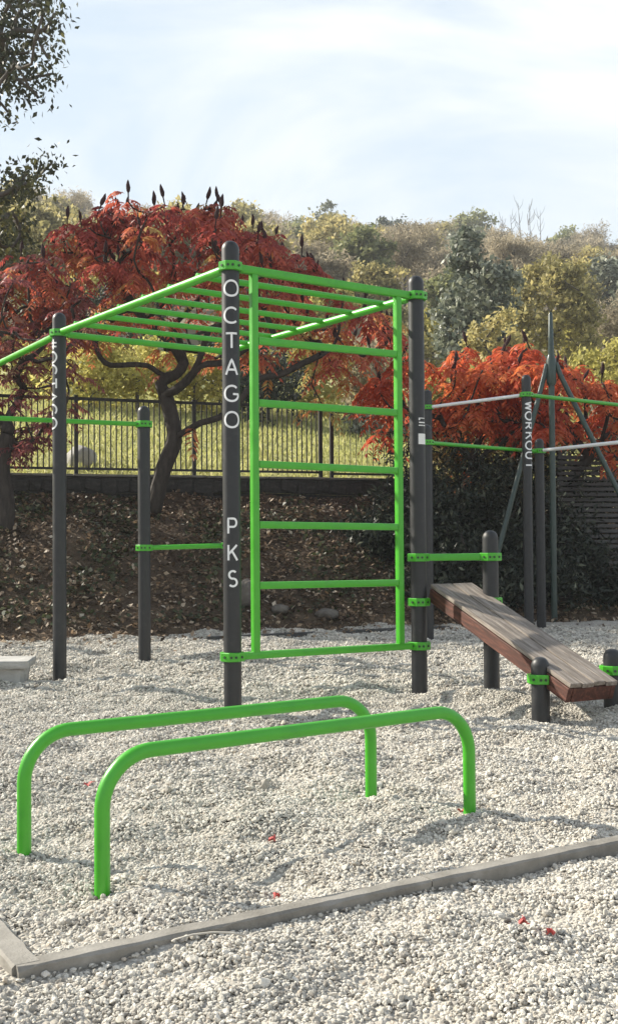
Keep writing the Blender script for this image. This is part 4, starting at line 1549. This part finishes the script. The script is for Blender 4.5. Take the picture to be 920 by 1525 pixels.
for (d, n, s0, wts) in ((48, 12, .62, (.38, .10, .32, .12, .04, .04)), (58, 14, .72, (.36, .20, .18, .14, .08, .04)), (70, 16, .8, (.28, .28, .12, .14, .14, .04)),
                        (84, 18, .85, (.24, .34, .06, .12, .20, .04)), (100, 20, .9, (.14, .40, .05, .08, .27, .06)), (118, 24, .95, (.09, .46, .03, .06, .30, .06)),
                        (136, 28, 1.0, (.06, .48, .03, .05, .32, .06)), (150, 28, 1.0, (.05, .48, .02, .06, .32, .07))):
    for k in range(n):
        px = -60 + 1040 * (k + rng.uniform(.1, .9)) / n
        dd = d * rng.uniform(.94, 1.06)
        spots.append((px, dd, s0 * rng.uniform(.75, 1.2), rng.choice(6, p=np.array(wts) / sum(wts))))
used = [False] * 6
KINDW = ('olive-green tree', 'thin brownish tree with grey twigs', 'yellowish autumn tree', 'dull green tree', 'small brownish nearly bare tree', 'grey-green tree')
for (px, d, s, k) in spots:
    if 560 < px < 690 and d < 60: s *= .7
    o = kinds[k] if not used[k] else copy_tree(kinds[k])
    used[k] = True
    o['label'] = '%s %s at %s' % (KINDW[k], 'low on the wooded hillside' if d < 64 else 'halfway up the wooded hillside' if d < 108 else 'near the crest of the wooded hill',
                                  'left' if px < 330 else 'centre' if px < 625 else 'right')
    o.location = place(px, d)
    o.rotation_euler = (0, 0, rng.uniform(0, 6.28))
    o.scale = (s * rng.uniform(.9, 1.2), s * rng.uniform(.9, 1.2), s)
# single trees that stand out on the skyline
tree_obj('dark_tree', place(585, 128), 8.0, [(0, 0, 4.6, 2.4, 2.4, 3.2), (.8, 0, 3.2, 2.4, 2, 2.4), (-.9, 0, 3.0, 2, 2, 2)], M['lf_grey'], 'rounded dark tree standing out on the skyline above the ladder', 'tree', rng, nclump=70, nleaf=4500, size=.4, clump_r=.6, tint0=.25, aspect=.7)
tree_obj('grey_tree', place(488, 120), 8.5, [(0, 0, 4.8, 2.6, 2.6, 3.4), (1.1, 0, 3.6, 2.2, 2, 2.6), (-1.1, 0, 3.4, 2.2, 2, 2.6)], M['lf_grey'], 'tall grey-green tree on the skyline left of the rounded dark one', 'tree', rng, nclump=80, nleaf=4500, size=.4, clump_r=.6, tint0=.6, aspect=.7)
# bare saplings on the crest
g = random.Random(4)
for nth, px in zip(('leftmost', 'second from the left', 'third from the left', 'middle one', 'third from the right', 'second from the right', 'rightmost'), (702, 735, 752, 766, 778, 792, 808)):
    d = 150
    x, y, z = place(px, d)
    t = empty('bare_sapling', (x, y, z + 1.5))
    tag(t, 'thin bare sapling on the hill crest, ' + nth + ' of seven', 'tree', 'bare saplings on the crest')
    h = g.uniform(6.0, 9.6)
    b = MB(); b.tube([(0, 0, -1), (g.uniform(-.2, .2), 0, h * .5), (g.uniform(-.4, .4), 0, h)], [.075, .05, .015], 5)
    for k in range(g.randrange(6, 15)):
        zz = h * g.uniform(.45, .92); a = g.uniform(0, 6.28); l_ = h * .16
        b.tube([(0, 0, zz), (math.cos(a) * l_ * .5, math.sin(a) * l_ * .5, zz + l_ * .6), (math.cos(a) * l_ * .7, math.sin(a) * l_ * .7, zz + l_ * 1.2)], [.03, .02, .01], 4)
    b.build('trunk', M['bark'], t)


# ------------------------------------------------------------------ ground cover on the bank, lawn grass
rng = np.random.default_rng(5)
def scatter(name, n, x0, x1, v0, v1, size, mat, label, cat, asp=.6, tilt=.5, lift=.02, tint=(0.5, .28), upright=0.0, dens=None):
    x = rng.uniform(x0, x1, n); v = rng.uniform(v0, v1, n)
    if dens is not None:
        keep = rng.uniform(0, 1, n) < dens(x, v)
        x, v = x[keep], v[keep]; n = len(x)
    y = v + .38 * x
    z = np.where(v < 13.45, gravel_z(x, y), land_z(x, y)) + rng.uniform(0, lift, n)
    pos = np.stack([x, y, z], 1)
    nor = unit(np.array([0, -.3, 1.0])[None] + rng.normal(0, tilt, (n, 3)))
    dr = unit(np.cross(nor, rng.normal(0, 1, (n, 3))) + np.array([0, 0, upright])[None])
    ln = size * rng.uniform(.55, 1.5, n)
    Q = leaf_quads(pos, dr, nor, ln, ln * asp)
    o = link(name, quads_mesh(name, Q, mat, np.clip(rng.normal(tint[0], tint[1], n), 0, 1)))
    return tag(o, label, cat, None, 'stuff')


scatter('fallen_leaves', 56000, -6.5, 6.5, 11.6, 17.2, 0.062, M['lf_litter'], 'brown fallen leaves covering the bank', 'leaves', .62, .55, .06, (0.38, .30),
        dens=lambda x, v: np.where(v < 13.55, np.exp((v - 13.55) * 2.6) * 0.5, 1.0) * np.clip(0.72 + 0.35 * waves(x, v, 1.1, 6, 56), 0.15, 1))
scatter('ivy', 24000, -6.5, 6.5, 13.7, 17.25, 0.06, M['lf_ivy'], 'dark green ivy creeping over the bank', 'ivy', .8, .6, .10, (.45, .25),
        dens=lambda x, v: np.clip(0.35 + 0.5 * waves(x, v, 1.4, 6, 55), 0, 1))
scatter('lawn_grass', 42000, -9, 9, 17.9, 33, 0.16, M['lf_grass'], 'sunlit rough grass behind the fence', 'grass', .16, .9, .02, (.5, .25), upright=1.2)

# a few red leaves on the gravel, a bleached twig
g = random.Random(8)
def red_leaf(px, py, s, label):
    d = CAM_H * F_PX / (py - 805)
    x = gx(px, d)
    b = MB()
    n = 5
    vs, fs = [(0, 0, .003)], []
    for k in range(10):
        a = 2 * math.pi * k / 10
        r = s * (0.5 if k % 2 == 0 else 0.24) * g.uniform(.85, 1.15) * (1.0 if abs(math.cos(a)) > .3 else .7)
        vs.append((r * math.cos(a), r * math.sin(a), .010 * math.sin(a * 2 + 1) + .004))
    top = [(x_, y_, z_ + .0012) for x_, y_, z_ in vs]
    for k in range(10):
        fs.append((0, 1 + k, 1 + (k + 1) % 10))
    b.add(vs, [f[::-1] for f in fs]); b.add(top, fs)
    for k in range(10):
        pass
    b.tube([(s * .4, 0, .006), (s * .75, .01, .012)], .0012, 5)
    o = b.build('fallen_leaf', M['red_leaf'], None, loc=(x, d, float(gravel_z(x, d)) + .012))
    o.rotation_euler = (g.uniform(-.3, .3), g.uniform(-.3, .3), g.uniform(0, 6.28))
    return tag(o, label, 'leaf', 'red leaves on the gravel')
red_leaf(772, 1382, .042, 'red fallen leaf in front of the kerb at right, the left one of the pair')
red_leaf(811, 1399, .034, 'red fallen leaf in front of the kerb at right, the right one of the pair')
red_leaf(403, 1246, .045, 'small red fallen leaf on the gravel between the two low green bars and the kerb')
red_leaf(681, 1213, .035, 'red fallen leaf at the foot of the right leg of the nearer low green bar')
red_leaf(130, 1163, .045, 'dull red fallen leaf under the left bend of the low green bars')
red_leaf(408, 1312, .030, 'tiny red fallen leaf close behind the kerb')
b = MB(); b.tube([(-.10, -.02, .0), (-.05, .002, .006), (0, .012, .008), (.05, .014, .006), (.09, .005, .002)], .0028, 6)
d = CAM_H * F_PX / (1404 - 805)
tag(b.build('twig', M['twig'], None, smooth=True, loc=(gx(312, d), d, .012 + float(gravel_z(gx(312, d), d)))), 'thin bleached twig on the gravel in front of the kerb', 'twig')

# ------------------------------------------------------------------ autumn haze
hm = bpy.data.materials.new('haze_air')
hm.use_nodes = True
hn = hm.node_tree
hn.nodes.clear()
ho = hn.nodes.new('ShaderNodeOutputMaterial')
pv = hn.nodes.new('ShaderNodeVolumePrincipled')
pv.inputs['Color'].default_value = (0.95, 0.97, 1.0, 1)
pv.inputs['Density'].default_value = 0.0010
pv.inputs['Anisotropy'].default_value = 0.0
hn.links.new(pv.outputs['Volume'], ho.inputs['Volume'])
b = MB()
b.box((3200, 3900, 90), (0, 350, 43.6))
tag(b.build('haze', hm), 'thin autumn haze over the valley', None, None, 'stuff')
